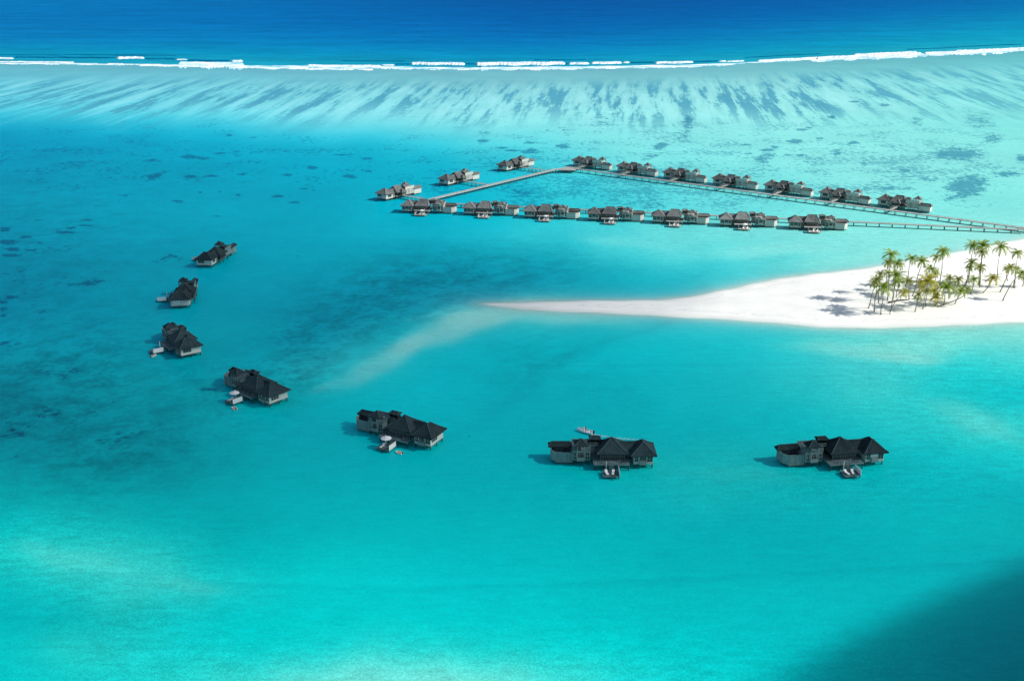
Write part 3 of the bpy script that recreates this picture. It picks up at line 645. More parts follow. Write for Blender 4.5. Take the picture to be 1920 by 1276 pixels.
def make_villa(kind, sx):
    """local frame: length along x, sea front towards -y, water at z=0. kind 'near' or 'row'."""
    row = kind == 'row'
    v = empty('overwater_villa')
    B = lambda: MB(sx)
    def bld(mb, n, m, par=v):
        o = bld0(mb, n, m, par)
        if mb.caps:
            c = MB(sx)
            for pts_ in mb.caps: c.tube(pts_, .13, 5)
            c.build('ridge_cap', M['ridge' if row else 'ridge_shaded'], o)
        return o
    def bld0(mb, n, m, par=v): return mb.build(n, M[m if row else {'thatch':'thatch_shaded','wall':'wall_shaded','siding':'siding_shaded','deck':'deck_shaded','trim':'trim_shaded','pile':'pile_shaded'}.get(m, m)], par)
    # ---- bathroom court at -x
    bx0, bx1 = (-14.2, -8.4)
    b = B(); poly = [(bx0+1.5, -2.0), (bx1, -2.0), (bx1, 3.4), (bx0, 3.4), (bx0, -.2)]
    b.wallring(poly, .75, 3.6, .14); bld(b, 'court_wall', 'siding' if row else 'wall')
    b = B(); b.prism([(bx0+1.6,-1.85),(bx1-.1,-1.85),(bx1-.1,3.3),(bx0+.15,3.3),(bx0+.15,-.15)], .9, 1.15); bld(b, 'court_floor', 'dark')
    b = B(); b.hip(-11.4, 2.55, 3.5, 1.25, 3.9, 4.9, 2.5, 0, 11); bld(b, 'court_roof', 'thatch')
    b = B()
    for i in range(11): b.box(bx0+1.5+i*.43, bx0+1.56+i*.43, -2.06, -2.0, .75, 3.62)
    b.box(bx0+1.4, bx1+.02, -2.1, -1.8, 3.6, 3.68); b.box(bx0+1.4, bx1+.02, -2.1, -2.0, .6, .74); bld(b, 'court_wall_trim', 'trim')
    # ---- two-storey terrace block
    tx0, tx1 = (-8.3, -1.6)
    b = B(); b.box(tx0, -3.4, -2.4, 3.4, 1.45, 4.4); b.box(-3.39, tx1, 1.0, 3.38, 1.45, 4.38); bld(b, 'tower_wall', 'wall')
    b = B(); b.box(tx0-.1, -3.3, -2.5, 3.5, 4.402, 4.5); b.box(-3.29, tx1+.6, .6, 3.48, 4.402, 4.49); bld(b, 'roof_terrace', 'deck')
    for (a, c2) in (((tx0,-2.45),(-7.05,-2.45)), ((-4.95,-2.45),(-3.35,-2.45)), ((-3.35,-2.45),(-3.35,.6)), ((-3.35,.62),(tx1+.5,.62)), ((tx0,-2.45),(tx0,3.4))):
        b = B(); b.bar((a[0],a[1],5.4), (c2[0],c2[1],5.4), .09); b.bar((a[0],a[1],4.6), (c2[0],c2[1],4.6), .06)
        L = math.hypot(c2[0]-a[0], c2[1]-a[1]); n = max(2, int(L/.24))
        for i in range(n+1):
            q = i/n; x = a[0]+(c2[0]-a[0])*q; y = a[1]+(c2[1]-a[1])*q
            b.bar((x,y,4.5), (x,y,5.36), .10 if i in (0,n) else .05)
        bld(b, 'terrace_railing', 'trim')
    b = B(); b.box(tx0, tx1+.5, 3.3, 3.45, 4.5, 6.0 if row else 5.3)
    if row: b.box(tx0, tx0+.14, -.5, 3.29, 4.5, 5.5)
    bld(b, 'terrace_parapet', 'siding' if row else 'wall')
    # viewing cap over the balcony bay
    b = B(); b.hip(-6.0, -1.3, 1.9, 1.85, 6.1, 7.6, 0, 0, 21, .2); bld(b, 'tower_roof', 'thatch')
    for x in (-7.0, -5.0):
        for y in (-3.15, .1): b = B(); b.box(x-.09, x+.09, y-.09, y+.09, 1.9, 6.0); bld(b, 'tower_post', 'trim')
    b = B(); b.box(-7.1, -4.9, -3.3, -2.45, 1.65, 1.8); b.box(-7.1, -4.9, -3.3, -3.22, 1.8, 2.75); b.box(-7.1, -7.02, -3.2, -2.5, 1.8, 2.75); b.box(-4.98, -4.9, -3.2, -2.5, 1.8, 2.75)
    bld(b, 'balcony', 'trim')
    window(v, 'window', sx, 'y', -2.4, -6.85, -5.15, 2.0, 4.0, -1, 4, 1)
    window(v, 'window', sx, 'y', -2.4, -8.15, -7.15, 1.75, 4.0, -1, 2, 2)
    window(v, 'window', sx, 'y', -2.4, -4.8, -3.5, 1.75, 4.0, -1, 2, 2)
    # small shelter on the terrace
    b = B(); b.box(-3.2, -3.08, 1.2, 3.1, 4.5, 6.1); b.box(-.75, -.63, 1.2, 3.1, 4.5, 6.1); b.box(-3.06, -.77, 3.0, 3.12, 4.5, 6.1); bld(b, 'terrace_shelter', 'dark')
    b = B(); b.hip(-1.9, 2.1, 1.65, 1.25, 6.3, 6.85, 1.0, 0, 23, .16); bld(b, 'shelter_roof', 'thatch')
    # ---- main pavilion
    mcx, mhx, mrh = (2.6, 4.3, 0.0) if not row else (3.0, 3.7, 2.1)
    b = B(); b.box(mcx-mhx+.9, mcx+mhx-.9, -3.0, 3.6, 2.0, 4.2)
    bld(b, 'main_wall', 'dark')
    b = B(); b.hip(mcx, .2, mhx, 4.25, 4.15, 7.3 if not row else 7.0, mrh, 0, 31); mr = bld(b, 'main_roof', 'thatch')
    if not row:
        b = B(); b.tube([(mcx,.2,7.1),(mcx,.2,7.55)], [.09,.03], 6); bld(b, 'finial', 'dark', mr)
    b = B()
    n = 14 if not row else 9
    for i in range(n+1):
        x = mcx-mhx+1.0+(2*mhx-2.0)*i/n; b.box(x-.06, x+.06, -3.12, -3.0, 2.0, 4.1)
    b.box(mcx-mhx+.9, mcx+mhx-.9, -3.10, -3.02, 3.0, 3.08); bld(b, 'window_screen', 'trim')
    p0, p1 = (-2.6, 7.1) if not row else (-1.4, 6.9)
    b = B(); b.box(p0, p1, -6.0, 4.2, 1.8, 2.0); b.box(p1+.01, 8.2, -2.4, 3.2, 1.5, 1.7); b.box(-3.39, -2.61, -1.0, 3.4, 1.5, 1.7); bld(b, 'platform', 'deck')
    b = B(); b.box(p0-.04, p1+.04, -6.08, -6.005, 1.7, 2.06); b.box(p0-.1, p0-.005, -6.0, 4.2, 1.7, 2.05); bld(b, 'platform_edge', 'trim')
    for (a, c2) in (((p0+.1,-5.95),(1.3,-5.95)), ((2.8,-5.95),(p1-.1,-5.95)), ((p0+.1,-5.95),(p0+.1,-3)), ((p1-.1,-5.95),(p1-.1,-3))):
        b = B(); b.bar((a[0],a[1],2.9), (c2[0],c2[1],2.9), .07)
        L = math.hypot(c2[0]-a[0], c2[1]-a[1]); n = max(2, int(L/.8))
        for i in range(n+1):
            q = i/n; b.bar((a[0]+(c2[0]-a[0])*q, a[1]+(c2[1]-a[1])*q, 2.0), (a[0]+(c2[0]-a[0])*q, a[1]+(c2[1]-a[1])*q, 2.9), .06)
        bld(b, 'platform_railing', 'pile')
    # link roof between pavilions
    b = B(); b.hip(7.6, .9, 2.6, 2.0, 4.0, 5.7, 2.4, 0, 41, .2); bld(b, 'link_roof', 'thatch')
    b = B(); b.box(6.2, 8.6, -.6, 2.5, 1.75, 3.9); bld(b, 'link_wall', 'wall')
    if row:
        b = B(); b.hip(2.6, 4.6, 1.9, 1.9, 3.9, 5.9, 0, 0, 43, .2); bld(b, 'porch_roof', 'thatch')
        for x in (1.2, 4.0): b = B(); b.box(x-.09, x+.09, 5.9, 6.08, 1.6, 3.85); bld(b, 'porch_post', 'pile')
    # ---- bedroom pavilion at +x
    qx0, qx1, qcx = 8.4, 13.7, 11.1
    b = B(); b.box(qx0, qx1, -4.3, 2.8, 1.4, 4.0); b.box(qx0-.1, qx1+.1, -4.38, 2.9, 1.25, 1.4); bld(b, 'bedroom_wall', 'siding')
    b = B(); b.hip(qcx, -.75, 3.6, 4.3, 4.05, 6.7, 0, .9 if not row else .3, 51); br = bld(b, 'bedroom_roof', 'thatch')
    b = B(); b.tube([(qcx,-.9,6.5),(qcx,-.9,6.95)], [.09,.03], 6); bld(b, 'finial', 'dark', br)
    window(v, 'window', sx, 'y', -4.3, qx0+.15, 9.75, 1.9, 3.75, -1, 2, 2)
    window(v, 'window', sx, 'y', -4.3, 12.0, qx1-.1, 1.9, 3.75, -1, 2, 2)
    b = B(); b.box(9.9, 11.85, -5.0, -4.31, 1.3, 2.4); bay = bld(b, 'bay', 'trim')
    window(v, 'bay_window', sx, 'y', -4.3, 9.9, 11.85, 2.42, 3.75, -1, 4, 1, 'glass')
    window(v, 'end_window', sx, 'x', qx1, -3.6, -.6, 2.1, 3.7, 1, 3, 2, 'glass')
    window(v, 'window', sx, 'y', 2.8, 9.4, 12.2, 2.0, 3.6, 1, 3, 1, 'glass')
    # ---- stairs and swim deck
    b = B()
    for i in range(6): b.box(1.55, 2.55, -6.1-.33*i-.30, -6.1-.33*i, 1.72-.17*i, 1.78-.17*i)
    b.bar((1.5,-6.0,1.85), (1.5,-8.1,.75), .09); b.bar((2.6,-6.0,1.85), (2.6,-8.1,.75), .09)
    b.bar((1.5,-6.0,2.8), (1.5,-8.1,1.7), .06); b.bar((2.6,-6.0,2.8), (2.6,-8.1,1.7), .06)
    for q in (0,.5,1):
        for x in (1.5,2.6): b.bar((x,-6.0-2.1*q,1.85-1.1*q), (x,-6.0-2.1*q,2.8-1.1*q), .06)
    bld(b, 'stairs', 'deck')
    dx0, dx1, dy0, dy1 = (-.5, 4.0, -11.0, -7.2) if not row else (-.8, 5.0, -11.0, -7.0)
    b = B(); b.box(dx0, dx1, dy0, dy1, .62, .78); d = bld(b, 'swim_deck', 'deck')
    b = B(); b.box(dx1-.1, dx1, dy0+.1, dy1-.1, .78, 2.3 if not row else 1.9); bld(b, 'privacy_screen', 'white' if not row else 'trim', d)
    b = B(); b.bar((1.9,dy0-.08,-.6), (1.9,dy0-.08,2.2), .10); b.bar((1.9,dy0-.06,.7), (1.9,dy0-1.2,-.3), .10); b.bar((2.4,dy0-.06,.7), (2.4,dy0-1.2,-.3), .08); bld(b, 'ladder', 'pile', d)
    b = B(); b.bar((.6,dy1-.2,.78), (.6,dy1-.2,3.6), .14); bld(b, 'shower_post', 'white', d)
    pd = None
    for x in (dx0+.3, dx1-.3):
        for y in (dy0+.3, dy1-.3):
            b = B(); b.tube([(x,y,-1.2),(x,y,.61)], .13, 6); bld(b, 'deck_pile', 'pile', d)
    # ---- piles
    pts = [(-13.6,.4,.9),(-12.5,-1.6,.74),(-8.7,-1.6,.74),(-10.6,-1.6,.74),(-13.6,3,.9),(-8.7,3,.9),(-8,-2.2,1.44),(-6,-2.2,1.44),(-3.8,-2.2,1.44),(-8,3,1.44),(-3.8,3,1.44),(-2.3,1.2,1.49),
           (p0+.2,-5.7,1.79),(.3,-5.7,1.79),(3.3,-5.7,1.79),(p1-.2,-5.7,1.79),(p0+.2,0,1.79),(3.3,0,1.79),(p1-.2,0,1.79),(p0+.2,4,1.79),(3.3,4,1.79),(p1-.2,4,1.79),
           (8.6,-4.1,1.24),(11.1,-4.1,1.24),(13.5,-4.1,1.24),(8.6,-.6,1.24),(13.5,-.6,1.24),(8.6,2.6,1.24),(11.1,2.6,1.24),(13.5,2.6,1.24)]
    for (x, y, z) in pts:
        b = B(); b.tube([(x,y,-1.5),(x,y,z)], .17, 6); bld(b, 'pile', 'pile')
    for (x0_, x1_, y_) in ((p0+.2, p1-.2, -5.5), (8.6, 13.5, -4.0), (8.6, 13.5, 2.5), (-8, -3.8, -2.1)):
        b = B(); b.bar((x0_, y_, .35), ((x0_+x1_)/2, y_, 1.3), .12); b.bar(((x0_+x1_)/2, y_, 1.3), (x1_, y_, .35), .12)
        bld(b, 'cross_brace', 'pile')
    return v
def place(v, anchor_local, px, py, yaw, sx=1, k=1.0):
    """stand the villa so that a point of it falls on the surveyed spot"""
    a = Vector((anchor_local[0]*sx, anchor_local[1], anchor_local[2]))
    w_ = at(px, py, a.z*k); off = Matrix.Rotation(yaw, 3, 'Z') @ (a*k)
    v.location = (w_.x-off.x, w_.y-off.y, 0); v.rotation_euler.z = yaw
def world(v, p, sx=1):
    q = Matrix.Rotation(v.rotation_euler.z, 3, 'Z') @ (Vector((p[0]*sx, p[1], p[2]))*v.scale.x)
    return Vector(v.location) + q

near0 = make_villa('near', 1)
NEAR = [  # anchor, px, py, yaw, label
 ((2.6,.2,7.3), 1147, 819, 0, 'dark thatched stilt villa with the white motorboat passing right behind it'),
 ((2.6,.2,7.3), 1575.6, 818, 9, 'dark stilt villa at the right end of the near arc, above the cloud shadow'),
 ((2.6,.2,7.3), 759, 777, -26, 'dark stilt villa with round white parasol, left of the motorboat'),
 ((11.1,-.9,6.95), 509.5, 716, -40, 'dark stilt villa with pale end wall and white parasol, left of the sunken sand bar'),
 ((11.1,-.9,6.95), 350, 631, -54, 'dark stilt villa seen end on with white screened deck and small dinghy at its left'),
 ((11.1,-.9,6.95), 336, 544, -80, 'thatched stilt villa seen end on with pale end window, second isolated villa from the top'),
 ((2.6,.2,7.3), 402.7, 461.5, -98, 'farthest of the isolated dark stilt villas on the left, pointing towards the lower left'),
]
near = []
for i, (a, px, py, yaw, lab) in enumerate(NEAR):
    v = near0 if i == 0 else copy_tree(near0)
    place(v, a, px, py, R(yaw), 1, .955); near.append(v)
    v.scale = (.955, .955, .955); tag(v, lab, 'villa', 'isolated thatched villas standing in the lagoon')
row_front0 = make_villa('row', -1); row_back0 = make_villa('row', 1)
FRONT = [(765.2,372.9),(881,377),(994.7,382.6),(1114.4,387.2),(1235.3,391.8),(1361.9,397.4),(1492,402.2)]
fa = at(*FRONT[0], 6.8); fb = at(*FRONT[-1], 6.8); fyaw = math.atan2(fb.y-fa.y, fb.x-fa.x)
ORD = ['first', 'second', 'third', 'fourth', 'fifth', 'sixth', 'seventh']
rowf = []
for i, (px, py) in enumerate(FRONT):
    v = row_front0 if i == 0 else copy_tree(row_front0)
    place(v, (11.1,-.9,6.95), px, py, fyaw+R((0,1.2,-.8,.6,-1.3,.9,-.4)[i]), -1); rowf.append(v)
    lab = ('grey thatched jetty villa at the left end of the front row, beside the diagonal jetty' if i == 0 else
           'grey thatched jetty villa at the right end of the front row, nearest the sand spit' if i == 6 else
           '%s thatched villa from the left in the front jetty row with swim decks' % ORD[i])
    tag(v, lab, 'villa', 'thatched villas of the front jetty row')
BACK = [(1087.2,291),(1170.6,301.5),(1257.8,312.8),(1350.6,324),(1448.2,335.7),(1552.5,349.3),(1661.4,362.3)]
ba = at(*BACK[0], 6.8); bb = at(*BACK[-1], 6.8); byaw = math.atan2(bb.y-ba.y, bb.x-ba.x)+math.pi
rowb = []
for i, (px, py) in enumerate(BACK):
    v = row_back0 if i == 0 else copy_tree(row_back0)
    place(v, (11.1,-.9,6.95), px, py, byaw+R((.8,-1.0,.5,-.3,1.2,-.9,.2)[i])); rowb.append(v)
    lab = ('thatched villa at the far left end of the sunlit back row, beside the jetty corner' if i == 0 else
           'rightmost thatched villa of the sunlit back row, below the large dark coral patch' if i == 6 else
           '%s thatched villa from the left in the sunlit back row behind the long jetty' % ORD[i])
    tag(v, lab, 'villa', 'thatched villas of the back jetty row')
j1a, j1b = at(808.8,372.4,2), at(1050,314,2)
dyaw = math.atan2(j1a.y-j1b.y, j1a.x-j1b.x)
DIAG = [(720.5,351.6,'nearest'),(836.7,325.2,'middle'),(946.3,299.8,'farthest')]
rowd = []
for i, (px, py, nm) in enumerate(DIAG):
    v = copy_tree(row_back0); place(v, (11.1,-.9,6.95), px, py, dyaw); rowd.append(v)
    tag(v, '%s of the three thatched villas left of the diagonal jetty' % nm, 'villa', 'three thatched villas beside the diagonal jetty')
# pale curtains drawn in two near villas
for v, names in ((near[1], ('bay_window',)), (near[5], ('end_window',))):
    for ch in v.children:
        if ch.name.split('.')[0] in names:
            for pn in ch.children:
                pn.data = pn.data.copy(); pn.data.materials[0] = M['curtain']

# ------------------------------------------------------------------ jetties
def jetty(label, a, b, width, n_bents, rail=True):
    a, b = Vector(a), Vector(b); d = b-a; L = d.length; yaw = math.atan2(d.y, d.x)
    j = empty('jetty', (a.x, a.y, 0), yaw); tag(j, label, 'jetty', 'timber jetties on piles')
    m = MB(); m.box(0, L, -width/2, width/2, 1.85, 2.0); m.build('deck', M['deck'], j)
    m = MB()
    for s in (-1, 1): m.box(0, L, s*(width/2+.06)-.055, s*(width/2+.06)+.055, 1.72, 2.12)
    m.build('edge_beam', M['trim'], j)
    pile = MB(); pile.tube([(0,0,-1.5),(0,0,1.84)], .16, 6); first = None
    n = min(n_bents, 50)
    for i in range(n_bents):
        x = .8+(L-1.6)*i/(n_bents-1)
        for s in (-1, 1):
            if first is None:
                o = pile.build('pile', M['pile'], j); first = o
            else:
                o = first.copy(); COL.objects.link(o); o.parent = j
            o.location = (x, s*(width/2-.15), 0)
    m = MB()
    for i in range(n_bents):
        x = .8+(L-1.6)*i/(n_bents-1); m.box(x-.1, x+.1, -width/2, width/2, 1.55, 1.845)
    m.build('cross_beam', M['pile'], j)
    return j
corner = at(1052, 315, 2)
J1 = (at(1075,315.5,2), at(1935,429,2)); J2 = (at(1046,316,2), at(806,373.5,2)); J3 = (at(800,379.5,2), at(1925,430.5,2))
jetty('long pale jetty running from the far corner past the back row to the right edge', *J1, 2.3, 50)
jetty('diagonal jetty between the far corner and the front row of villas', *J2, 2.2, 40)
jetty('jetty passing behind the front row of villas towards the sand spit', *J3, 2.0, 50)
c_ = MB()
P = [at(1040,318.5,2), at(1062,312.5,2), at(1082,314,2), at(1078,319.5,2)]
c_.prism([(p.x-corner.x, p.y-corner.y) for p in P], 1.80, 2.03)
cj = empty('jetty_landing', (corner.x, corner.y, 0)); tag(cj, 'wider timber landing at the far corner where two jetties meet', 'landing')
c_.build('deck', M['deck'], cj)
for p in P:
    q = p.lerp(corner, .2); m = MB(); m.tube([(q.x-corner.x, q.y-corner.y, -1.5), (q.x-corner.x, q.y-corner.y, 1.79)], .18, 6); m.build('pile', M['pile'], cj)
# footbridges belong to their villas
def footbridge(v, jt, sx, lx=2.4, y0=4.25):
    A, Bp = jt; Rv = Matrix.Rotation(v.rotation_euler.z, 3, 'Z')
    o = world(v, (lx, y0, 0), sx); dr = (Rv @ Vector((0,1,0))).xy
    e = (Bp-A).xy.normalized(); w0 = A.xy-o.xy
    den = dr.x*e.y-dr.y*e.x
    t = (w0.x*e.y-w0.y*e.x)/den
    if t < 1.5 or t > 40: return t
    t -= 1.4
    m = MB(sx); m.box(lx-.75, lx+.75, y0, y0+t, 1.86, 1.98)
    fb = m.build('footbridge', M['deck'], v)
    m = MB(sx)
    for s in (-.78, .78):
        m.bar((lx+s,y0,2.85), (lx+s,y0+t,2.85), .06)
        for i in range(int(t/1.5)+1): m.bar((lx+s,y0+i*1.5,1.9), (lx+s,y0+i*1.5,2.85), .06)
    m.build('railing', M['trim'], fb)
    for i in range(max(1, int(t/3))):
        for s in (-.6, .6):
            m = MB(sx); m.tube([(lx+s,y0+1.5+i*3,-1.5),(lx+s,y0+1.5+i*3,1.85)], .13, 6); m.build('pile', M['pile'], fb)
    return t
ts = [[footbridge(v, J3, -1) for v in rowf], [footbridge(v, J1, 1) for v in rowb], [footbridge(v, J2, 1) for v in rowd]]
print('footbridges', [[round(x, 1) for x in q] for q in ts])

# ------------------------------------------------------------------ loungers, parasols
def make_lounger():
    l = empty('sun_lounger')
    m = MB(); m.box(-.35,.35,-1,1,.26,.32)
    m.build('frame', M['trim'], l)
    for x in (-.3,.3):
        for y in (-.85,.85):
            q = MB(); q.box(x-.03,x+.03,y-.03,y+.03,0,.26); q.build('leg', M['trim'], l)
    m = MB(); m.box(-.34,.34,-.98,.30,.322,.42)
    m.add([(-.34,.31,.322),(.34,.31,.322),(.34,1.0,.80),(-.34,1.0,.80),(-.34,.31,.42),(.34,.31,.42),(.34,.95,.90),(-.34,.95,.90)],
          [(0,3,2,1),(4,5,6,7),(0,1,5,4),(1,2,6,5),(2,3,7,6),(3,0,4,7)])
    m.build('cushion', M['fabric'], l); return l
def make_parasol():
    p = empty('parasol'); m = MB(); m.tube([(0,0,0),(0,0,2.75)], .04, 6); m.build('pole', M['trim'], p)
    n = 8; r = 1.55; vs = [(0,0,2.85)]
    for rr, z in ((.8,2.62),(r,2.33)): vs += [(rr*math.cos(2*math.pi*k/n), rr*math.sin(2*math.pi*k/n), z) for k in range(n)]
    vs += [(r*math.cos(2*math.pi*k/n), r*math.sin(2*math.pi*k/n), 2.17) for k in range(n)]
    fs = [(0,1+k,1+(k+1)%n) for k in range(n)] + [(1+k,9+k,9+(k+1)%n,1+(k+1)%n) for k in range(n)] + [(9+k,17+k,17+(k+1)%n,9+(k+1)%n) for k in range(n)]
    m = MB(); m.add(vs, fs); m.build('canopy', M['fabric'], p)
    m = MB(); m.tube([(0,0,0),(0,0,.10)], .3, 10); m.build('base', M['black'], p); return p
L0 = P0 = None
def lounger(v, x, y, rz, label, sx=1, z=.78):
    global L0
    if L0 is None: L0 = make_lounger(); o = L0
    else: o = copy_tree(L0)
    o.location = world(v, (x, y, z), sx); o.rotation_euler.z = v.rotation_euler.z+rz*sx
    tag(o, label, 'sun lounger', 'white sun loungers on the villas\' decks')
def parasol(v, x, y, label, sx=1, s=1.0, z=.78):
    global P0
    if P0 is None: P0 = make_parasol(); o = P0
    else: o = copy_tree(P0)
    o.location = world(v, (x, y, z), sx); o.scale = (s, s, s)
    tag(o, label, 'parasol', 'white round parasols on swim decks')
nn = {0: 'villa beside the motorboat', 1: 'near villa at the far right', 2: 'near villa left of the motorboat', 3: 'near villa with pale end wall'}
for i in (0, 1):
    lounger(near[i], .6, -9.4, R(12), 'left lounger on the swim deck of the %s' % nn[i]); lounger(near[i], 2.3, -9.4, R(-10), 'right lounger on the swim deck of the %s' % nn[i])
for i in (2, 3):
    lounger(near[i], .9, -9.7, R(0), 'lounger beside the parasol of the %s' % nn[i])
    parasol(near[i], 1.4, -8.3, 'round white parasol over the swim deck of the %s' % nn[i], 1, .98)
lounger(near[2], -6.6, 1.8, R(80), 'rear white lounger on the roof terrace left of the motorboat', 1, 4.5)
lounger(near[2], -5.6, .8, R(80), 'front white lounger on the roof terrace left of the motorboat', 1, 4.5)
for i, v in enumerate(rowf):
    nm = 'leftmost front row villa' if i == 0 else 'rightmost front row villa' if i == 6 else '%s front row villa from left' % ORD[i]
    lounger(v, .8, -9.2, R(20), 'right-hand white lounger on the swim deck of the %s' % nm, -1); lounger(v, 2.6, -9.2, R(10), 'left-hand white lounger on the swim deck of the %s' % nm, -1)
    if i in (0, 2, 3, 5): parasol(v, 1.9, -7.9, 'white parasol above the swim deck of the %s' % nm, -1, .85)

# ------------------------------------------------------------------ boats
def hull(mb, L, W, Hh, n=14, fl=.0, t=.06):
    """open hull, bow towards +x; outer and inner skins"""
    def sec(u, k):   # k: inset
        w_ = (W/2-k)*(1-max(0, (u-.45)/.55)**2.2)*(.92+.08*min(1, u*4)); w_ = max(w_, .012)
        sh_ = Hh*(1+.28*u**2)
        return [(w_*s, z) for s, z in ((-1, sh_), (-.92, sh_*.45), (-.55, .06+k), (0, 0+k), (.55, .06+k), (.92, sh_*.45), (1, sh_))]
    for k, rev in ((0, False), (t, True)):
        vs = []
        for i in range(n+1):
            u = i/n; x = -L/2+k+(L-2*k)*u
            for y, z in sec(u, k): vs.append((x, y, z-.15))
        fs = [(i*7+j, i*7+j+1, (i+1)*7+j+1, (i+1)*7+j) for i in range(n) for j in range(6)]
        fs.append(tuple(range(7)))
        mb.add(vs, [f if rev else f[::-1] for f in fs])
    a = []
    for i in range(n+1):
        u = i/n
        for s in (0, 6):
            y, z = sec(u, 0)[s]; y2, z2 = sec(u, t)[s]
            a += [(-L/2+L*u, y, z-.15), (-L/2+t+(L-2*t)*u, y2, z2-.15)]
    fs = []
    for i in range(n):
        for o_ in (0, 2): fs.append((i*4+o_, i*4+o_+1, (i+1)*4+o_+1, (i+1)*4+o_))
    fs.append((0,1,3,2)); mb.add(a, fs)
bw = at(1097, 810, 0); stern = at(1107, 812); bowp = at(1083, 805.5)
bdir = (bowp-stern).xy; byw = math.atan2(bdir.y, bdir.x)
boat = empty('motorboat', (bw.x, bw.y, .05), byw)
tag(boat, 'small white open motorboat with a person aboard and a thin wake', 'motorboat')
m = MB(); hull(m, 5.2, 1.9, .75); m.build('hull', M['white'], boat, False)
m = MB(); m.box(-2.2, 1.5, -.72, .72, .12, .2); m.build('floor', M['fabric'], boat)
m = MB(); m.box(.2,.75,-.35,.35,.2,1.05); m.box(.4,.5,-.33,.33,1.05,1.4); m.build('console', M['white'], boat)
m = MB(); m.box(-1.3,-.9,-.78,.78,.45,.53); m.box(-2.3,-1.9,-.74,.74,.45,.53); m.build('bench', M['white'], boat)
m = MB(); m.box(-3.0,-2.62,-.22,.22,.35,1.15); m.box(-2.95,-2.75,-.08,.08,-.5,.35); ob = m.build('outboard_motor', M['black'], boat)
# wake
def wake():
    mb = MB(); pts = [(1108,813),(1120,815.5),(1135,818),(1155,820.5),(1175,822.5),(1200,824)]
    rw = random.Random(3); n = 60; vs = []
    for i in range(n+1):
        t = i/n*(len(pts)-1); k = min(int(t), len(pts)-2); f = t-k
        p = at(pts[k][0]+(pts[k+1][0]-pts[k][0])*f, pts[k][1]+(pts[k+1][1]-pts[k][1])*f)
        wd = (.22+.26*math.sin(i*.9)**2*rw.uniform(.3,1))*(1-.5*(i/n)) ; oy = rw.uniform(-.25,.25)
        vs += [(p.x, p.y-wd+oy, .05), (p.x, p.y+wd+oy, .05)]
    mb.add(vs, [(2*i, 2*i+2, 2*i+3, 2*i+1) for i in range(n) if (i < 30 or i % 4 != 3)])
    o = mb.build('boat_wake', M['thinfoam']); tag(o, kind='stuff')
wake()
# person steering, standing
def person(loc, rz, label):
    J = [((0,0,.92),.115),((0,0,1.10),.12),((0,.01,1.30),.135),((0,.01,1.45),.09),((0,.02,1.53),.05),((0,.03,1.62),.085),((0,.035,1.72),.092),((0,.03,1.79),.06)]
    E = [(0,1),(1,2),(2,3),(3,4),(4,5),(5,6),(6,7)]
    def chain(root, pts):
        pr = root
        for p, r in pts: J.append((p, r)); E.append((pr, len(J)-1)); pr = len(J)-1
        return pr
    for s in (-1, 1):
        chain(0, [((s*.10,0,.88),.10),((s*.11,.02,.50),.065),((s*.12,-.01,.10),.045),((s*.12,.12,.04),.04)])
        wr = chain(3, [((s*.18,.0,1.43),.06),((s*.25,.03,1.16),.042),((s*.20,.26,1.08),.032),((s*.19,.34,1.08),.03)])
        for k in range(4): chain(wr, [((s*(.16+.022*k),.38,1.085),.011),((s*(.16+.022*k),.42-.006*abs(k-1.5),1.06),.009)])
        chain(wr, [((s*.145,.36,1.07),.012),((s*.135,.39,1.05),.01)])
    me = bpy.data.meshes.new('person'); me.from_pydata([j[0] for j in J], E, [])
    o = bpy.data.objects.new('person', me); COL.objects.link(o)
    o.modifiers.new('skin', 'SKIN'); o.modifiers.new('sub', 'SUBSURF').levels = 1
    for i, v_ in enumerate(me.skin_vertices[0].data): v_.radius = (J[i][1], J[i][1]*.85); v_.use_root = (i == 0)
    dg = bpy.context.evaluated_depsgraph_get(); em = bpy.data.meshes.new_from_object(o.evaluated_get(dg))
    o.modifiers.clear(); o.data = em; em.name = 'person'
    em.materials.clear(); em.materials.append(M['skin']); em.materials.append(M['cloth'])
    for p in em.polygons:
        c = p.center; p.material_index = 1 if (c.z < 1.48 and not (c.y > .2 and c.z > .9) and c.z > .12) or c.z > 1.74 else 0
        p.use_smooth = True
    hb = MB(); hb.tube([(0,.02,1.70),(0,.02,1.77),(0,.02,1.83)], [.112,.10,.04], 10); hb.build('hair', M['black'], o)
    nb = MB(); nb.tube([(0,.10,1.66),(0,.145,1.64)], [.012,.02], 5); nb.build('nose', M['skin'], o)
    o.location = loc; o.rotation_euler.z = rz; tag(o, label, 'person')
q = Matrix.Rotation(byw, 3, 'Z') @ Vector((-.12, 0, .25))
person(Vector((bw.x, bw.y, 0))+q, byw-math.pi/2, 'person in dark clothes standing at the console of the white motorboat')
# dinghies
def dinghy(px, py, yaw, label):
    p = at(px, py); d = empty('dinghy', (p.x, p.y, .03), R(yaw)); tag(d, label, 'dinghy', 'small tan dinghies floating by the near villas')
    m = MB(); hull(m, 2.3, 1.25, .45, 12, t=.13); m.build('hull', M['white'], d)
    m = MB(); m.box(-.95,.6,-.44,.44,.03,.2); m.build('floor', M['tan'], d)
    m = MB(); m.box(-.2,.1,-.46,.46,.22,.30); m.build('seat', M['tan'], d)
    m = MB(); m.box(-1.42,-1.17,-.12,.12,.1,.62); m.build('outboard_motor', M['black'], d)
dinghy(748, 849, 150, 'tan and white dinghy floating off the swim deck of the villa left of the motorboat')
dinghy(439, 766, 130, 'tan and white dinghy floating off the parasol deck of the pale-ended villa')
dinghy(288.5, 667.5, 60, 'tan and white dinghy floating beside the white screened deck at the far left')

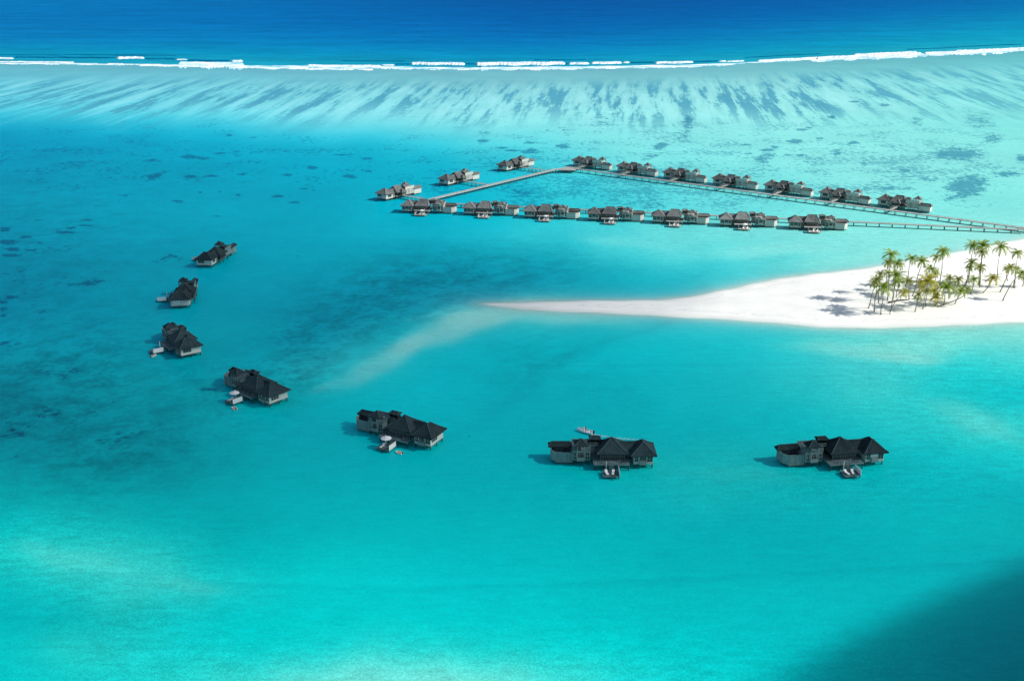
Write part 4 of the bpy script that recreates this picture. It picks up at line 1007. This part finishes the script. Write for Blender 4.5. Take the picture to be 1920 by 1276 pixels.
# ------------------------------------------------------------------ coconut palms
def crown_mesh(seed, mat):
    rnd = random.Random(seed); mb = MB(); nf = rnd.randint(19, 24)
    for i in range(nf):
        az = 2.399*i+rnd.uniform(-.3,.3); lev = (i+.5)/nf
        e0 = R(82-92*lev+rnd.uniform(-12,12)); Lf = rnd.uniform(.9,1.12)*(4.0 if lev > .15 else 3.1)
        pts = []; p = Vector((0,0,0)); e = e0; n = 10
        dh = Vector((math.cos(az), math.sin(az), 0))
        for k in range(n+1):
            pts.append(p.copy()); p = p+(dh*math.cos(e)+Vector((0,0,math.sin(e))))*(Lf/n); e -= R(rnd.uniform(5,11)+4*lev)
        side = Vector((-dh.y, dh.x, 0))
        mb.tube(pts[::2], [.05,.04,.03,.025,.02,.012][:len(pts[::2])], 3)
        m = 22
        for k in range(m):
            t = (k+.8)/(m+.5); kk = min(int(t*n), n-1); f = t*n-kk
            c = pts[kk].lerp(pts[kk+1], f); d = (pts[kk+1]-pts[kk]).normalized()
            ll = .95*math.sin(math.pi*min(1, t*.85+.12))**.7*rnd.uniform(.85,1.1)
            for s in (-1, 1):
                v_ = (side*s*.82+d*.50+Vector((0,0,-.15-rnd.uniform(0,.45)))).normalized()
                wv = d*.075; tip = c+v_*ll
                mb.add([c-wv, c+wv, c+v_*ll*.6+wv*.9, tip, c+v_*ll*.6-wv*.9], [(0,1,2,3,4)])
    for k in range(5):
        a = k*1.256; c = Vector((.24*math.cos(a), .24*math.sin(a), -.25))
        mb.tube([c+Vector((0,0,.13)), c, c-Vector((0,0,.13))], [.05,.13,.05], 6)
    o = mb.build('crown', M[mat]); me = o.data; bpy.data.objects.remove(o); return me
CR = {'d': [crown_mesh(s, 'frond') for s in (1,2,3,4)], 'l': [crown_mesh(s, 'frond_light') for s in (11,12,13)], 'y': [crown_mesh(s, 'frond_yellow') for s in (21,22)]}
PALMS = [ # crown x,y ; base x,y in the 6x survey crop ; radius ; tone ; bend ; label
 (240,600,168,885,62,'l',.10,'pale leaning palm at the very left edge of the grove'),
 (272,565,232,920,60,'l',.05,'slim pale palm just right of the grove\'s leftmost tree'),
 (305,500,280,830,55,'l',.05,'slim palm with a thin crown rising behind the left edge of the grove'),
 (345,655,310,950,92,'d',.05,'bushy green palm with the lowest trunk foot at the left of the grove'),
 (395,375,345,720,66,'l',.10,'palm with yellowish crown directly below the tallest left crown'),
 (422,282,385,800,84,'d',.03,'tallest palm in the left cluster of the grove, crown against the water'),
 (497,388,440,815,74,'d',.03,'tall dark palm just right of the tallest left palm'),
 (485,520,420,915,90,'d',.06,'broad dark palm in the middle of the dense left cluster'),
 (515,590,478,765,72,'d',.04,'low dark palm at the right side of the dense left cluster'),
 (395,490,368,690,58,'d',.04,'small dark crown half hidden inside the dense left cluster'),
 (572,708,415,948,54,'y',-.25,'small yellowish palm on a strongly curved trunk in front of the left cluster'),
 (652,328,585,640,68,'d',.08,'tall lone palm with dark crown between the left cluster and the grove centre'),
 (770,358,665,750,72,'d',.06,'tall leaning palm with drooping crown over the back edge of the beach'),
 (625,578,625,790,60,'l',.02,'upright medium palm between the left cluster and the yellow crowns'),
 (872,445,735,690,68,'d',.10,'dark palm leaning right above the yellow crowns'),
 (932,490,905,680,56,'l',.04,'small pale palm just right of the dark leaning one in the grove centre'),
 (1012,252,975,640,82,'d',.05,'tallest palm of the grove centre with a dense round crown'),
 (935,312,865,600,58,'d',.08,'palm whose crown touches the left side of the tallest centre crown'),
 (765,605,735,700,66,'y',.05,'low yellow palm at the left of the yellow crowns'),
 (838,585,780,890,88,'y',.04,'big yellow-green palm in the middle of the grove'),
 (738,738,690,920,62,'l',.08,'small palm low in front, left of the yellow crowns'),
 (830,690,812,860,50,'l',.03,'small olive crown below the big yellow-green palm'),
 (912,690,885,800,60,'y',.03,'yellow palm right of and below the big yellow-green one'),
 (932,770,925,860,58,'y',.02,'lowest yellow palm in the grove centre'),
 (1048,650,1015,850,104,'d',.03,'large dark green palm in the foreground right of the yellow crowns'),
 (1078,555,1060,700,64,'l',.04,'pale crown directly behind the large dark foreground palm'),
 (1185,568,1170,660,64,'l',.02,'pale round-crowned palm right of the large dark foreground palm'),
 (1215,690,1135,835,74,'d',.08,'greyish green palm leaning right in front of the centre gap'),
 (1290,670,945,865,44,'d',.22,'very long almost fallen palm leaning right across the sand'),
 (1335,372,1245,650,72,'d',.06,'leaning palm below the tall pair right of the centre gap'),
 (1305,430,1262,640,52,'d',.08,'thin dark crown tucked behind the leaning palm right of the gap'),
 (1347,182,1290,600,78,'d',.06,'left one of the tall pair of palms right of the gap'),
 (1462,180,1420,655,88,'d',.03,'right and fuller one of the tall pair of palms'),
 (1448,255,1405,628,70,'l',.03,'paler crown just beneath the fuller one of the tall pair'),
 (1432,425,1422,640,66,'l',.03,'yellow-green palm low below the tall pair'),
 (1358,562,1325,725,64,'d',.05,'short palm with drooping crown below the leaning palm right of the gap'),
 (1568,550,1455,715,68,'y',.08,'short bright palm leaning right on the open sand'),
 (1655,198,1605,625,92,'d',.03,'tall lone palm with an open spreading crown on the right'),
 (1845,268,1812,660,72,'d',.04,'tall palm near the right edge of the picture'),
 (1768,430,1645,705,66,'l',.08,'pale palm leaning right near the right edge'),
 (1718,445,1735,580,42,'l',.04,'small thin palm behind the pale leaning one near the right edge'),
 (1835,445,1800,655,56,'d',.04,'medium palm beneath the tall one near the right edge'),
 (1888,492,1685,800,62,'d',-.18,'palm on a long curved trunk near the right edge, foot lowest there'),
 (1925,520,1905,640,58,'l',.04,'palm cut by the right edge of the picture'),
]
for i, (cx, cy, bx_, by_, r, tone, bend, lab) in enumerate(PALMS):
    b0 = at(1600+bx_/6, 430+by_/6, 1.0); top = at_depth(1600+cx/6, 430+cy/6, b0.y+random.Random(i).uniform(-1,1))
    zb = sand_height(b0.x, b0.y)-.15
    t = empty('palm_tree', (b0.x, b0.y, zb)); tag(t, lab, 'palm', 'coconut palms on the sand spit')
    rel = top-Vector((b0.x, b0.y, zb)); n = 12; pts = []
    for k in range(n+1):
        u = k/n; p = rel*u; hx = rel.x*(u**1.0)
        pts.append(Vector((rel.x*(u+bend*math.sin(math.pi*u)*1.2) + .12*math.sin(u*9+i), rel.y*u+.1*math.sin(u*7+i*2), rel.z*(u+.0*u))))
    m = MB(); m.tube(pts, [.21-.09*min(1, (k/n)*1.3)+(.10 if k == 0 else 0) for k in range(n+1)], 8); m.build('trunk', M['trunk'], t, True)
    rm = CR[tone]; c = bpy.data.objects.new('crown', rm[i % len(rm)]); COL.objects.link(c); c.parent = t; c.location = pts[-1]
    s = (r/6/4.9)/2.75; s *= 1.2 if tone == 'y' else 1.04; c.scale = (s, s, s); c.rotation_euler = (random.Random(i).uniform(-.15,.15), random.Random(i+9).uniform(-.15,.15), i*1.7)
# fallen trunk
fl = [(395,822),(430,815),(500,800),(560,795),(622,790)]
m = MB(); pts = []
for k, (x, y) in enumerate(fl):
    p = at(1600+x/6, 430+y/6, 1.2); pts.append(p)
o0 = pts[0].copy(); m.tube([p-o0 for p in pts], [.42,.36,.30,.25,.18], 8); lg = m.build('fallen_trunk', M['dark'], None, True); lg.location = (o0.x, o0.y, 1.25)
tag(lg, 'dark fallen palm trunk lying on the sand at the foot of the left cluster', 'log')
